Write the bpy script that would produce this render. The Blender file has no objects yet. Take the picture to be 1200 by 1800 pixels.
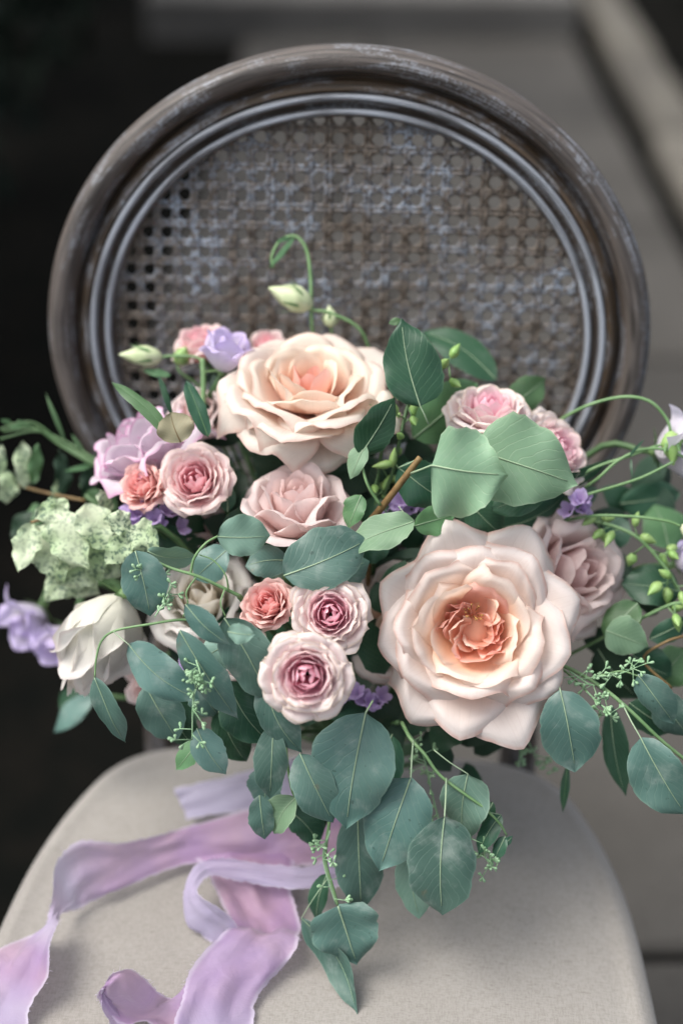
import bpy, math, random
import numpy as np
from mathutils import Vector, Matrix

# ------------------------------------------------------------------ camera
SC = bpy.context.scene
COL = SC.collection
R = math.radians
PITCH = R(33.0)
CAM = np.array([0.0, 0.0, 1.276])
FPX = 2500.0                      # focal length in pixels of the 1200 x 1800 frame
FWD = np.array([0, math.cos(PITCH), -math.sin(PITCH)])
UPV = np.array([0, math.sin(PITCH), math.cos(PITCH)])
RGT = np.array([1.0, 0, 0])
cd = bpy.data.cameras.new('camera')
cam = bpy.data.objects.new('camera', cd)
COL.objects.link(cam)
cam.location = CAM
cam.rotation_euler = (R(90) - PITCH, 0, 0)
cd.sensor_fit = 'VERTICAL'
cd.sensor_height = 36.0
cd.lens = 50.0
cd.clip_start = 0.05
cd.clip_end = 400
cd.dof.use_dof = True
cd.dof.focus_distance = 0.925
cd.dof.aperture_fstop = 1.9
SC.camera = cam

# ------------------------------------------------------------------ light
SUN_EL, SUN_AZ = R(60), R(-98)    # azimuth clockwise from +y: the light comes from the left
w = bpy.data.worlds.new('World')
SC.world = w
w.use_nodes = True
nt = w.node_tree
sky = nt.nodes.new('ShaderNodeTexSky')
sky.sky_type = 'NISHITA'
sky.sun_disc = False
sky.sun_elevation = SUN_EL
sky.sun_rotation = SUN_AZ
sky.air_density = 1.0
sky.dust_density = 4.0
sky.ozone_density = 0.6
hs = nt.nodes.new('ShaderNodeHueSaturation')      # a thin white overcast: the same sky everywhere, less blue
hs.inputs['Saturation'].default_value = 0.4
nt.links.new(sky.outputs[0], hs.inputs['Color'])
nt.links.new(hs.outputs[0], nt.nodes['Background'].inputs[0])
nt.nodes['Background'].inputs[1].default_value = 0.12
sd = bpy.data.lights.new('sun', 'SUN')
sun = bpy.data.objects.new('sun', sd)
COL.objects.link(sun)
sd.energy = 1.5
sd.angle = R(35)
sd.color = (1.0, 0.96, 0.9)
sv = Vector((math.sin(SUN_AZ) * math.cos(SUN_EL), math.cos(SUN_AZ) * math.cos(SUN_EL), math.sin(SUN_EL)))
sun.rotation_euler = sv.to_track_quat('Z', 'Y').to_euler()
SC.view_settings.view_transform = 'Standard'
SC.view_settings.look = 'None'
SC.view_settings.exposure = 1.05
SC.view_settings.gamma = 1.0
SC.render.engine = 'CYCLES'
SC.cycles.max_bounces = 8
SC.cycles.transparent_max_bounces = 12
SC.cycles.use_denoising = True

# ------------------------------------------------------------------ helpers
rng = np.random.default_rng(7)
SEAT = 0.48


def nrm(v):
    v = np.asarray(v, float)
    return v / max(np.linalg.norm(v), 1e-9)


def at(px, py, d):
    """world point seen at a photo pixel, at its own depth d in metres along the view"""
    return CAM + d * (FWD + RGT * (px - 600) / FPX + UPV * (900 - py) / FPX)


def seat_pt(px, py, h):
    ray = FWD + RGT * (px - 600) / FPX + UPV * (900 - py) / FPX
    return CAM + ray * ((SEAT + h - CAM[2]) / ray[2])


def camdir(x, y, z):
    """direction: right, up in the picture, towards the viewer"""
    return nrm(RGT * x + UPV * y - FWD * z)


def surf(px, py):
    """depth of the front of the bouquet's dome"""
    d = 0.93 + 0.055 * ((px - 660) / 500.0) ** 2
    if py < 1080:
        d += 0.05 * ((1080 - py) / 430.0) ** 1.4
    if py > 1250:
        d += 0.025 * min(1, (py - 1250) / 350.0)
    return d


def sstep(a, b, x):
    t = np.clip((x - a) / (b - a), 0, 1)
    return t * t * (3 - 2 * t)


def catmull(pts, n=6):
    P = np.asarray(pts, float)
    if len(P) < 3:
        t = np.linspace(0, 1, n + 1)[:, None]
        return P[0] * (1 - t) + P[-1] * t
    Q = np.vstack([2 * P[0] - P[1], P, 2 * P[-1] - P[-2]])
    out = []
    for i in range(1, len(Q) - 2):
        a, b, c, d = Q[i - 1], Q[i], Q[i + 1], Q[i + 2]
        for t in np.linspace(0, 1, n, endpoint=False):
            out.append(.5 * (2 * b + (c - a) * t + (2 * a - 5 * b + 4 * c - d) * t * t + (3 * b - a - 3 * c + d) * t ** 3))
    out.append(P[-1])
    return np.array(out)


def empty(name, loc, label=None, cat=None, group=None, rotz=0):
    o = bpy.data.objects.new(name, None)
    COL.objects.link(o)
    o.location = loc
    o.rotation_euler = (0, 0, rotz)
    o.empty_display_size = .01
    tag(o, label, cat, group)
    return o


def tag(o, label=None, cat=None, group=None, kind=None):
    if label: o['label'] = label
    if cat: o['category'] = cat
    if group: o['group'] = group
    if kind: o['kind'] = kind
    return o


def mesh(name, verts, faces, mat, parent=None, origin=None, uv=None, pc=None, smooth=True, kind=None):
    V = np.asarray(verts, float)
    if origin is not None:
        V = V - np.asarray(origin)
    me = bpy.data.meshes.new(name)
    me.from_pydata(V.tolist(), [], faces if isinstance(faces, list) else faces.tolist())
    if uv is not None:
        l = me.uv_layers.new(name='UVMap')
        idx = np.zeros(len(me.loops), int)
        me.loops.foreach_get('vertex_index', idx)
        l.data.foreach_set('uv', np.asarray(uv, np.float32)[idx].ravel())
    if pc is not None:
        a = me.attributes.new('pc', 'FLOAT_COLOR', 'POINT')
        a.data.foreach_set('color', np.asarray(pc, np.float32).ravel())
    if smooth:
        me.polygons.foreach_set('use_smooth', np.ones(len(me.polygons), bool))
    if mat: me.materials.append(mat)
    o = bpy.data.objects.new(name, me)
    COL.objects.link(o)
    if parent: o.parent = parent
    if kind: o['kind'] = kind
    return o


def grid_faces(nr, nc, close=False):
    r = np.arange(nr - 1)[:, None]
    c = np.arange(nc if close else nc - 1)[None, :]
    c2 = (c + 1) % nc
    f = np.stack([r * nc + c, r * nc + c2, (r + 1) * nc + c2, (r + 1) * nc + c], -1)
    return f.reshape(-1, 4)


def tube(pts, rad, n=7, caps=True):
    P = np.asarray(pts, float)
    m = len(P)
    rad = np.broadcast_to(np.asarray(rad, float), (m,)) if np.ndim(rad) == 0 or len(np.atleast_1d(rad)) == m else np.interp(np.linspace(0, 1, m), np.linspace(0, 1, len(rad)), rad)
    T = np.gradient(P, axis=0)
    T /= np.maximum(np.linalg.norm(T, axis=1), 1e-9)[:, None]
    a = np.array([0, 0, 1.0]) if abs(T[0][2]) < .9 else np.array([1.0, 0, 0])
    V = []
    for i in range(m):
        a = a - T[i] * np.dot(a, T[i])
        a = nrm(a)
        b = np.cross(T[i], a)
        th = np.arange(n) * 2 * math.pi / n
        V.append(P[i] + rad[i] * (np.cos(th)[:, None] * a + np.sin(th)[:, None] * b))
    V = np.vstack(V)
    F = grid_faces(m, n, True).tolist()
    if caps:
        F.append(list(range(n))[::-1])
        F.append([(m - 1) * n + k for k in range(n)])
    return V, F


class MB:
    """collects pieces into one mesh"""
    def __init__(s): s.v = []; s.f = []; s.n = 0
    def add(s, V, F):
        s.v.append(np.asarray(V, float))
        s.f += [[i + s.n for i in f] for f in (F if isinstance(F, list) else F.tolist())]
        s.n += len(V)
        return s
    def build(s, name, mat, parent=None, origin=None, **k):
        return mesh(name, np.vstack(s.v), s.f, mat, parent, origin, **k)


def box(x0, x1, y0, y1, z0, z1, bev=0.0):
    """box with bevelled top edges"""
    b = min(bev, (x1 - x0) / 3, (y1 - y0) / 3, (z1 - z0) / 2)
    V = []
    for z, i in ((z0, 0), (z1 - b, 0), (z1, b)):
        V += [(x0 + i, y0 + i, z), (x1 - i, y0 + i, z), (x1 - i, y1 - i, z), (x0 + i, y1 - i, z)]
    F = [[3, 2, 1, 0], [8, 9, 10, 11]]
    for k in (0, 4):
        for j in range(4):
            F.append([k + j, k + (j + 1) % 4, k + 4 + (j + 1) % 4, k + 4 + j])
    return np.array(V), F


def frame_from(axis, spin=0.0):
    z = nrm(axis)
    a = np.array([0, 0, 1.0]) if abs(z[2]) < .95 else np.array([1.0, 0, 0])
    x = nrm(np.cross(a, z))
    y = np.cross(z, x)
    c, s = math.cos(spin), math.sin(spin)
    return np.stack([x * c + y * s, -x * s + y * c, z], 1)   # columns


# ------------------------------------------------------------------ materials
def newmat(name):
    m = bpy.data.materials.new(name)
    m.use_nodes = True
    n = m.node_tree.nodes
    return m, n, m.node_tree.links, n['Principled BSDF'], n['Material Output']


def rgb(c): return (c[0], c[1], c[2], 1.0)


def mixc(n, l, fac, a, b, mode='MIX'):
    x = n.new('ShaderNodeMix')
    x.data_type = 'RGBA'
    x.blend_type = mode
    for s, val in ((x.inputs[0], fac), (x.inputs[6], a), (x.inputs[7], b)):
        if hasattr(val, 'is_output'): l.new(val, s)
        elif isinstance(val, (tuple, list)): s.default_value = rgb(val)
        else: s.default_value = val
    return x.outputs[2]


def ramp(n, l, src, lo, hi):
    x = n.new('ShaderNodeMapRange')
    x.interpolation_type = 'SMOOTHSTEP'
    l.new(src, x.inputs[0])
    x.inputs[1].default_value = lo
    x.inputs[2].default_value = hi
    return x.outputs[0]


def mth(n, l, op, a, b=None):
    x = n.new('ShaderNodeMath')
    x.operation = op
    for s, val in ((x.inputs[0], a), (x.inputs[1], b)):
        if val is None: continue
        if hasattr(val, 'is_output'): l.new(val, s)
        else: s.default_value = val
    return x.outputs[0]


def noise(n, l, vec, scale, detail=4, rough=.55, dist=0):
    x = n.new('ShaderNodeTexNoise')
    if vec is not None: l.new(vec, x.inputs['Vector'])
    x.inputs['Scale'].default_value = scale
    x.inputs['Detail'].default_value = detail
    x.inputs['Roughness'].default_value = rough
    x.inputs['Distortion'].default_value = dist
    return x.outputs[0]


def mapping(n, l, src, scale):
    x = n.new('ShaderNodeMapping')
    l.new(src, x.inputs[0])
    x.inputs['Scale'].default_value = scale
    return x.outputs[0]


def bump(n, l, h, strength, dist=.001):
    x = n.new('ShaderNodeBump')
    x.inputs['Strength'].default_value = strength
    x.inputs['Distance'].default_value = dist
    l.new(h, x.inputs['Height'])
    return x.outputs[0]


def translucent_out(n, l, bs, out, colsock, fac, nsock=None):
    t = n.new('ShaderNodeBsdfTranslucent')
    if hasattr(colsock, 'is_output'): l.new(colsock, t.inputs[0])
    else: t.inputs[0].default_value = rgb(colsock)
    if nsock is not None: l.new(nsock, t.inputs['Normal'])
    m = n.new('ShaderNodeMixShader')
    m.inputs[0].default_value = fac
    l.new(bs.outputs[0], m.inputs[1])
    l.new(t.outputs[0], m.inputs[2])
    l.new(m.outputs[0], out.inputs[0])


def petal_mat(name, in_base, in_tip, out_base, out_tip, edge=None, edge_amt=.5, fac=.45, edge_in=0.0):
    m, n, l, bs, out = newmat(name)
    at_ = n.new('ShaderNodeAttribute'); at_.attribute_name = 'pc'
    sp = n.new('ShaderNodeSeparateColor'); l.new(at_.outputs['Color'], sp.inputs[0])
    v, t, e = sp.outputs[0], sp.outputs[1], sp.outputs[2]
    tc = n.new('ShaderNodeTexCoord')
    vv = ramp(n, l, v, .25, .95)
    ci = mixc(n, l, vv, in_base, in_tip)
    co = mixc(n, l, vv, out_base, out_tip)
    c = mixc(n, l, ramp(n, l, t, .12, .72), ci, co)
    blot = noise(n, l, tc.outputs['Object'], 55, 3)
    c = mixc(n, l, mth(n, l, 'MULTIPLY', ramp(n, l, blot, .42, .75), .16), c, tuple(x * .8 for x in out_base))
    if edge:
        ef = mth(n, l, 'MULTIPLY', ramp(n, l, e, .91, 1.0), edge_amt)
        if not edge_in: ef = mth(n, l, 'MULTIPLY', ef, ramp(n, l, t, .2, .6))
        ef = mth(n, l, 'MULTIPLY', ef, ramp(n, l, noise(n, l, tc.outputs['Object'], 120, 3), .1, .6))
        c = mixc(n, l, ef, c, edge)
    # fine veins running from claw to edge
    uvn = n.new('ShaderNodeUVMap')
    vein = noise(n, l, mapping(n, l, uvn.outputs[0], (64, 2.4, 1)), 1.0, 3, .6)
    c = mixc(n, l, mth(n, l, 'MULTIPLY', ramp(n, l, vein, .46, .74), .17), c, tuple(x * .72 for x in out_base))
    l.new(c, bs.inputs['Base Color'])
    bs.inputs['Roughness'].default_value = .52
    bs.inputs['Specular IOR Level'].default_value = .28
    bs.inputs['Sheen Weight'].default_value = .08
    h = mth(n, l, 'ADD', vein, mth(n, l, 'MULTIPLY', noise(n, l, tc.outputs['Object'], 260, 2), .8))
    nb = bump(n, l, h, .22, .0006)
    l.new(nb, bs.inputs['Normal'])
    translucent_out(n, l, bs, out, c, fac, nb)
    return m


def leaf_mat(name, col, col2, back, rough=.5, fac=.22, spots=.5, vein=(.3, .4, .26), dust=.0):
    m, n, l, bs, out = newmat(name)
    uvn = n.new('ShaderNodeUVMap')
    tc = n.new('ShaderNodeTexCoord')
    oi = n.new('ShaderNodeObjectInfo')
    sx = n.new('ShaderNodeSeparateXYZ'); l.new(uvn.outputs[0], sx.inputs[0])
    u, v = sx.outputs[0], sx.outputs[1]
    au = mth(n, l, 'ABSOLUTE', mth(n, l, 'SUBTRACT', u, .5))
    # side veins sweeping forward from the midrib
    ph = mth(n, l, 'SUBTRACT', mth(n, l, 'MULTIPLY', v, 9.0), mth(n, l, 'MULTIPLY', au, 7.0))
    wob = mth(n, l, 'MULTIPLY', noise(n, l, tc.outputs['Object'], 60, 2), 1.6)
    fr = mth(n, l, 'ABSOLUTE', mth(n, l, 'SUBTRACT', mth(n, l, 'FRACT', mth(n, l, 'ADD', ph, wob)), .5))
    vn = mth(n, l, 'SUBTRACT', 1.0, ramp(n, l, fr, .0, .09))
    big = noise(n, l, tc.outputs['Object'], 22, 4)
    c = mixc(n, l, ramp(n, l, big, .3, .72), col, col2)
    hv = n.new('ShaderNodeHueSaturation')
    l.new(c, hv.inputs['Color'])
    l.new(mth(n, l, 'ADD', .485, mth(n, l, 'MULTIPLY', oi.outputs['Random'], .03)), hv.inputs['Hue'])
    l.new(mth(n, l, 'ADD', .74, mth(n, l, 'MULTIPLY', oi.outputs['Random'], .5)), hv.inputs['Value'])
    c = hv.outputs[0]
    c = mixc(n, l, mth(n, l, 'MULTIPLY', vn, .3), c, vein)
    c = mixc(n, l, mth(n, l, 'MULTIPLY', ramp(n, l, au, .455, .5), .45), c, vein)
    sp = noise(n, l, tc.outputs['Object'], 210, 3)
    c = mixc(n, l, mth(n, l, 'MULTIPLY', ramp(n, l, sp, .66, .74), spots), c, tuple(x * .35 for x in col))
    sp2 = noise(n, l, tc.outputs['Object'], 48, 3)
    c = mixc(n, l, mth(n, l, 'MULTIPLY', ramp(n, l, sp2, .68, .76), spots * .7), c, (.16, .12, .07))
    if dust:
        c = mixc(n, l, mth(n, l, 'MULTIPLY', ramp(n, l, noise(n, l, tc.outputs['Object'], 75, 5), .5, .8), dust), c, (.45, .5, .46))
    geo = n.new('ShaderNodeNewGeometry')
    c = mixc(n, l, geo.outputs['Backfacing'], c, mixc(n, l, .6, c, back))
    l.new(c, bs.inputs['Base Color'])
    bs.inputs['Roughness'].default_value = rough
    bs.inputs['Specular IOR Level'].default_value = .35
    h = mth(n, l, 'SUBTRACT', mth(n, l, 'MULTIPLY', noise(n, l, tc.outputs['Object'], 160, 3), .6), vn)
    nb = bump(n, l, h, .25, .0006)
    l.new(nb, bs.inputs['Normal'])
    translucent_out(n, l, bs, out, mixc(n, l, .5, c, (col[0] * 1.6, col[1] * 1.7, col[2] * .7)), fac, nb)
    return m


def plain(name, col, col2=None, rough=.6, scale=60, bmp=.2, spec=.4, dist=.001):
    m, n, l, bs, out = newmat(name)
    tc = n.new('ShaderNodeTexCoord')
    f = noise(n, l, tc.outputs['Object'], scale, 4)
    c = mixc(n, l, ramp(n, l, f, .3, .7), col, col2 or tuple(x * .7 for x in col))
    l.new(c, bs.inputs['Base Color'])
    bs.inputs['Roughness'].default_value = rough
    bs.inputs['Specular IOR Level'].default_value = spec
    l.new(bump(n, l, f, bmp, dist), bs.inputs['Normal'])
    return m


M = {}
M['peach'] = petal_mat('petal_peach', (.94, .60, .36), (.92, .79, .68), (.88, .71, .62), (.86, .795, .765), (.66, .40, .33), .75)
M['peach_heart'] = petal_mat('petal_peach_heart', (.94, .50, .34), (.94, .60, .53), (.94, .56, .42), (.92, .76, .64))
M['cream'] = petal_mat('petal_cream', (.94, .64, .50), (.92, .81, .67), (.88, .69, .60), (.86, .80, .725), (.68, .43, .36), .7)
M['dusty'] = petal_mat('petal_dusty_pink', (.88, .62, .58), (.86, .70, .68), (.86, .66, .63), (.86, .76, .74), (.6, .38, .34), .3)
M['lavender'] = petal_mat('petal_lavender_pink', (.80, .63, .74), (.80, .68, .76), (.81, .67, .76), (.80, .71, .79), (.74, .22, .52), .6, edge_in=1)
M['pink'] = petal_mat('petal_pink', (.95, .48, .55), (.95, .62, .66), (.92, .60, .62), (.90, .76, .74), (.88, .76, .64), .6)
M['pinkpale'] = petal_mat('petal_pale_pink', (.97, .48, .60), (.96, .66, .74), (.94, .72, .76), (.90, .82, .79), (.66, .52, .32), .55)
M['coral'] = petal_mat('petal_coral', (.93, .42, .42), (.93, .54, .52), (.92, .50, .46), (.91, .62, .58), (.88, .70, .6), .5)
M['white'] = petal_mat('petal_white', (.86, .78, .64), (.87, .83, .76), (.78, .77, .68), (.80, .78, .75), (.55, .40, .38), .4)
M['lilac'] = petal_mat('petal_lilac', (.76, .74, .62), (.68, .58, .86), (.72, .68, .76), (.70, .61, .88), (.46, .34, .7), .35)
M['lilacpale'] = petal_mat('petal_pale_lilac', (.76, .75, .66), (.80, .75, .86), (.78, .75, .8), (.82, .78, .88), (.62, .54, .76), .3)
M['violet'] = petal_mat('petal_violet', (.55, .45, .6), (.56, .43, .72), (.55, .4, .7), (.6, .48, .78))
M['euc'] = leaf_mat('leaf_eucalyptus', (.060, .128, .108), (.100, .182, .154), (.19, .27, .23), .42, .10, .6, (.16, .25, .2), .3)
M['eucpale'] = leaf_mat('leaf_eucalyptus_pale', (.15, .27, .22), (.19, .31, .25), (.26, .36, .28), .55, .2, .35, (.3, .42, .32), .15)
M['sage'] = leaf_mat('leaf_sage', (.17, .29, .18), (.22, .35, .22), (.27, .37, .26), .5, .25, .12, (.38, .5, .34), .1)
M['green'] = leaf_mat('leaf_green', (.075, .17, .075), (.11, .22, .10), (.2, .3, .17), .42, .22, .25, (.2, .32, .17), .06)
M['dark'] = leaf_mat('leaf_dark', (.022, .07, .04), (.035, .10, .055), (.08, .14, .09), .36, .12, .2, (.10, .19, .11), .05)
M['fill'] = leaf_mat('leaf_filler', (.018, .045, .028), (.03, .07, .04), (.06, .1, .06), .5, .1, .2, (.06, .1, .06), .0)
M['dry'] = leaf_mat('leaf_dry', (.3, .28, .18), (.36, .35, .24), (.4, .38, .28), .6, .2, .6, (.2, .14, .08), .1)
M['stem'] = plain('stem_green', (.12, .23, .09), (.18, .30, .14), .5, 90)
M['stem_dark'] = plain('stem_dark_green', (.05, .11, .04), (.08, .15, .06), .5, 90)
M['stem_brown'] = plain('stem_brown', (.15, .09, .035), (.22, .15, .06), .55, 120)
M['rib'] = plain('leaf_midrib', (.25, .35, .22), (.30, .40, .26), .5, 120)
M['rib_dark'] = plain('leaf_midrib_dark', (.10, .2, .09), (.14, .25, .12), .5, 120)
M['bud'] = plain('bud_pale_green', (.42, .50, .28), (.52, .56, .38), .45, 70)
M['budgreen'] = plain('bud_green', (.20, .36, .10), (.30, .44, .16), .4, 70)
M['seed'] = plain('seed_green', (.20, .36, .19), (.29, .44, .27), .5, 150)
M['calyx'] = plain('calyx_green', (.09, .17, .06), (.14, .23, .09), .5, 100)
M['stamen'] = plain('stamen', (.30, .15, .04), (.45, .26, .09), .6, 300)


def speckle_mat():
    m, n, l, bs, out = newmat('leaf_speckled_pale_green')
    tc = n.new('ShaderNodeTexCoord')
    c = mixc(n, l, ramp(n, l, noise(n, l, tc.outputs['Object'], 30, 4), .35, .68), (.60, .68, .48), (.34, .47, .25))
    zone = ramp(n, l, noise(n, l, tc.outputs['Object'], 26, 2), .30, .55)
    s = mth(n, l, 'MULTIPLY', ramp(n, l, noise(n, l, tc.outputs['Object'], 360, 2, .6), .5, .58), zone)
    c = mixc(n, l, mth(n, l, 'MULTIPLY', s, .85), c, (.07, .13, .09))
    l.new(c, bs.inputs['Base Color'])
    bs.inputs['Roughness'].default_value = .6
    nb = bump(n, l, noise(n, l, tc.outputs['Object'], 120, 3), .35, .001)
    l.new(nb, bs.inputs['Normal'])
    translucent_out(n, l, bs, out, c, .25, nb)
    return m


M['speckle'] = speckle_mat()


def silk_mat():
    m, n, l, bs, out = newmat('silk_lilac')
    uvn = n.new('ShaderNodeUVMap')
    tc = n.new('ShaderNodeTexCoord')
    at_ = n.new('ShaderNodeAttribute'); at_.attribute_name = 'pc'
    sp = n.new('ShaderNodeSeparateColor'); l.new(at_.outputs['Color'], sp.inputs[0])
    big = noise(n, l, tc.outputs['Object'], 15, 3)
    c = mixc(n, l, ramp(n, l, big, .34, .66), (.36, .22, .43), (.50, .32, .44))
    c = mixc(n, l, sp.outputs[0], c, (.47, .45, .61))      # the paler dye of some lengths
    c = mixc(n, l, mth(n, l, 'MULTIPLY', ramp(n, l, sp.outputs[2], .86, .98), .5), c, (.72, .68, .78))
    wv = noise(n, l, mapping(n, l, uvn.outputs[0], (9, 420, 1)), 1.0, 2)
    wu = noise(n, l, mapping(n, l, uvn.outputs[0], (120, 30, 1)), 1.0, 2)
    l.new(c, bs.inputs['Base Color'])
    bs.inputs['Roughness'].default_value = .55
    bs.inputs['Sheen Weight'].default_value = .25
    h = mth(n, l, 'ADD', mth(n, l, 'ADD', wv, wu), mth(n, l, 'MULTIPLY', noise(n, l, tc.outputs['Object'], 38, 4, .6, 1.2), 9))
    nb = bump(n, l, h, .3, .0010)
    l.new(nb, bs.inputs['Normal'])
    t = n.new('ShaderNodeBsdfTranslucent'); l.new(c, t.inputs[0])
    a = n.new('ShaderNodeMixShader'); a.inputs[0].default_value = .35
    l.new(bs.outputs[0], a.inputs[1]); l.new(t.outputs[0], a.inputs[2])
    tr = n.new('ShaderNodeBsdfTransparent')
    b = n.new('ShaderNodeMixShader'); b.inputs[0].default_value = .16
    l.new(a.outputs[0], b.inputs[1]); l.new(tr.outputs[0], b.inputs[2])
    l.new(b.outputs[0], out.inputs[0])
    return m


M['silk'] = silk_mat()


def wood_mat(name, wash=1.0):
    """dark stained wood with a worn blue-white lime wash; UV: x along the grain in metres, y across"""
    m, n, l, bs, out = newmat(name)
    uvn = n.new('ShaderNodeUVMap')
    g1 = noise(n, l, mapping(n, l, uvn.outputs[0], (14, 420, 1)), 1.0, 5, .6, .3)
    g2 = noise(n, l, mapping(n, l, uvn.outputs[0], (70, 900, 1)), 1.0, 3, .6)
    blot = noise(n, l, mapping(n, l, uvn.outputs[0], (17, 60, 1)), 1.0, 5, .65, .5)
    c = mixc(n, l, ramp(n, l, g1, .3, .7), (.017, .012, .008), (.092, .061, .036))
    c = mixc(n, l, mth(n, l, 'MULTIPLY', ramp(n, l, g2, .55, .75), .5), c, (.02, .014, .01))
    hatch = noise(n, l, mapping(n, l, uvn.outputs[0], (330, 240, 1)), 1.0, 4, .75, 1.2)
    wm = mth(n, l, 'MULTIPLY', ramp(n, l, blot, .46, .60), ramp(n, l, mth(n, l, 'ADD', mth(n, l, 'MULTIPLY', g1, .5), mth(n, l, 'MULTIPLY', hatch, .5)), .42, .62))
    at_ = n.new('ShaderNodeAttribute'); at_.attribute_name = 'pc'
    sp = n.new('ShaderNodeSeparateColor'); l.new(at_.outputs['Color'], sp.inputs[0])
    lim = mth(n, l, 'MULTIPLY', sp.outputs[0], ramp(n, l, g1, .25, .6))
    wm = mth(n, l, 'MAXIMUM', mth(n, l, 'MULTIPLY', wm, .7 * wash), mth(n, l, 'MULTIPLY', lim, .75 * wash))
    c = mixc(n, l, wm, c, (.38, .42, .48))
    l.new(c, bs.inputs['Base Color'])
    bs.inputs['Roughness'].default_value = .42
    bs.inputs['Specular IOR Level'].default_value = .45
    h = mth(n, l, 'ADD', g1, mth(n, l, 'MULTIPLY', hatch, .5))
    l.new(bump(n, l, h, .8, .0016), bs.inputs['Normal'])
    return m


M['wood'] = wood_mat('washed_wood')
M['bead'] = wood_mat('washed_wood_bead', 1.25)


def cane_mat():
    m, n, l, bs, out = newmat('cane_washed')
    tc = n.new('ShaderNodeTexCoord')
    c = mixc(n, l, ramp(n, l, noise(n, l, tc.outputs['Object'], 260, 3), .3, .7), (.050, .038, .029), (.13, .104, .08))
    z = ramp(n, l, noise(n, l, tc.outputs['Object'], 22, 4, .6), .42, .68)
    z = mth(n, l, 'MULTIPLY', z, ramp(n, l, noise(n, l, tc.outputs['Object'], 330, 2), .38, .58))
    c = mixc(n, l, mth(n, l, 'MULTIPLY', z, .85), c, (.27, .32, .39))
    l.new(c, bs.inputs['Base Color'])
    bs.inputs['Roughness'].default_value = .5
    return m


M['cane'] = cane_mat()


def linen_mat():
    m, n, l, bs, out = newmat('linen')
    tc = n.new('ShaderNodeTexCoord')
    o = tc.outputs['Object']
    warp = noise(n, l, mapping(n, l, o, (1300, 220, 60)), 1.0, 2, .6)
    weft = noise(n, l, mapping(n, l, o, (220, 1300, 60)), 1.0, 2, .6)
    slub = noise(n, l, mapping(n, l, o, (110, 800, 70)), 1.0, 3, .6)
    slub2 = noise(n, l, mapping(n, l, o, (700, 100, 70)), 1.0, 3, .6)
    big = noise(n, l, o, 9, 3)
    c = mixc(n, l, ramp(n, l, big, .3, .7), (.245, .23, .21), (.275, .26, .238))
    tex = mth(n, l, 'ADD', warp, weft)
    c = mixc(n, l, mth(n, l, 'MULTIPLY', ramp(n, l, tex, .88, 1.18), .38), c, (.145, .13, .112))
    c = mixc(n, l, mth(n, l, 'MULTIPLY', ramp(n, l, slub, .62, .72), .5), c, (.115, .097, .078))
    c = mixc(n, l, mth(n, l, 'MULTIPLY', ramp(n, l, slub2, .66, .76), .3), c, (.13, .11, .09))
    c = mixc(n, l, mth(n, l, 'MULTIPLY', ramp(n, l, slub, .18, .36), -.0), c, (.6, .57, .5))
    l.new(c, bs.inputs['Base Color'])
    bs.inputs['Roughness'].default_value = .85
    bs.inputs['Sheen Weight'].default_value = .15
    l.new(bump(n, l, mth(n, l, 'ADD', tex, slub), .5, .0005), bs.inputs['Normal'])
    return m


M['linen'] = linen_mat()


def stone_mat(name, a, b, stain, sc=3.0):
    m, n, l, bs, out = newmat(name)
    geo = n.new('ShaderNodeNewGeometry')
    oi = n.new('ShaderNodeObjectInfo')
    p = geo.outputs['Position']
    c = mixc(n, l, ramp(n, l, noise(n, l, p, sc, 6, .6), .3, .7), a, b)
    c = mixc(n, l, mth(n, l, 'MULTIPLY', ramp(n, l, noise(n, l, p, sc * .45, 5, .65), .5, .7), .8), c, stain)
    c = mixc(n, l, mth(n, l, 'MULTIPLY', ramp(n, l, noise(n, l, p, 90, 4), .5, .7), .5), c, tuple(x * .5 for x in a))
    hv = n.new('ShaderNodeHueSaturation'); l.new(c, hv.inputs['Color'])
    l.new(mth(n, l, 'ADD', .8, mth(n, l, 'MULTIPLY', oi.outputs['Random'], .4)), hv.inputs['Value'])
    l.new(hv.outputs[0], bs.inputs['Base Color'])
    bs.inputs['Roughness'].default_value = .9
    l.new(bump(n, l, noise(n, l, p, 60, 5), .5, .004), bs.inputs['Normal'])
    return m


M['slab'] = stone_mat('paving_stone', (.037, .034, .029), (.056, .052, .046), (.021, .0195, .0175))
M['step'] = stone_mat('step_stone', (.09, .085, .08), (.13, .125, .117), (.06, .058, .054))
M['kerb'] = stone_mat('kerb_stone', (.085, .078, .066), (.13, .12, .10), (.05, .046, .04))
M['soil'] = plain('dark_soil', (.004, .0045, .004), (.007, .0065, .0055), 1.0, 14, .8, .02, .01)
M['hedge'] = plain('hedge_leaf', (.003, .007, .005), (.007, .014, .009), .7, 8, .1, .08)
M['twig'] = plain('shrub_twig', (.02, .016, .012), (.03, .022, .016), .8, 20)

# ------------------------------------------------------------------ the setting
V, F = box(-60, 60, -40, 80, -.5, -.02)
tag(mesh('ground', V, F, M['soil'], smooth=False), kind='structure')

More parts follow.
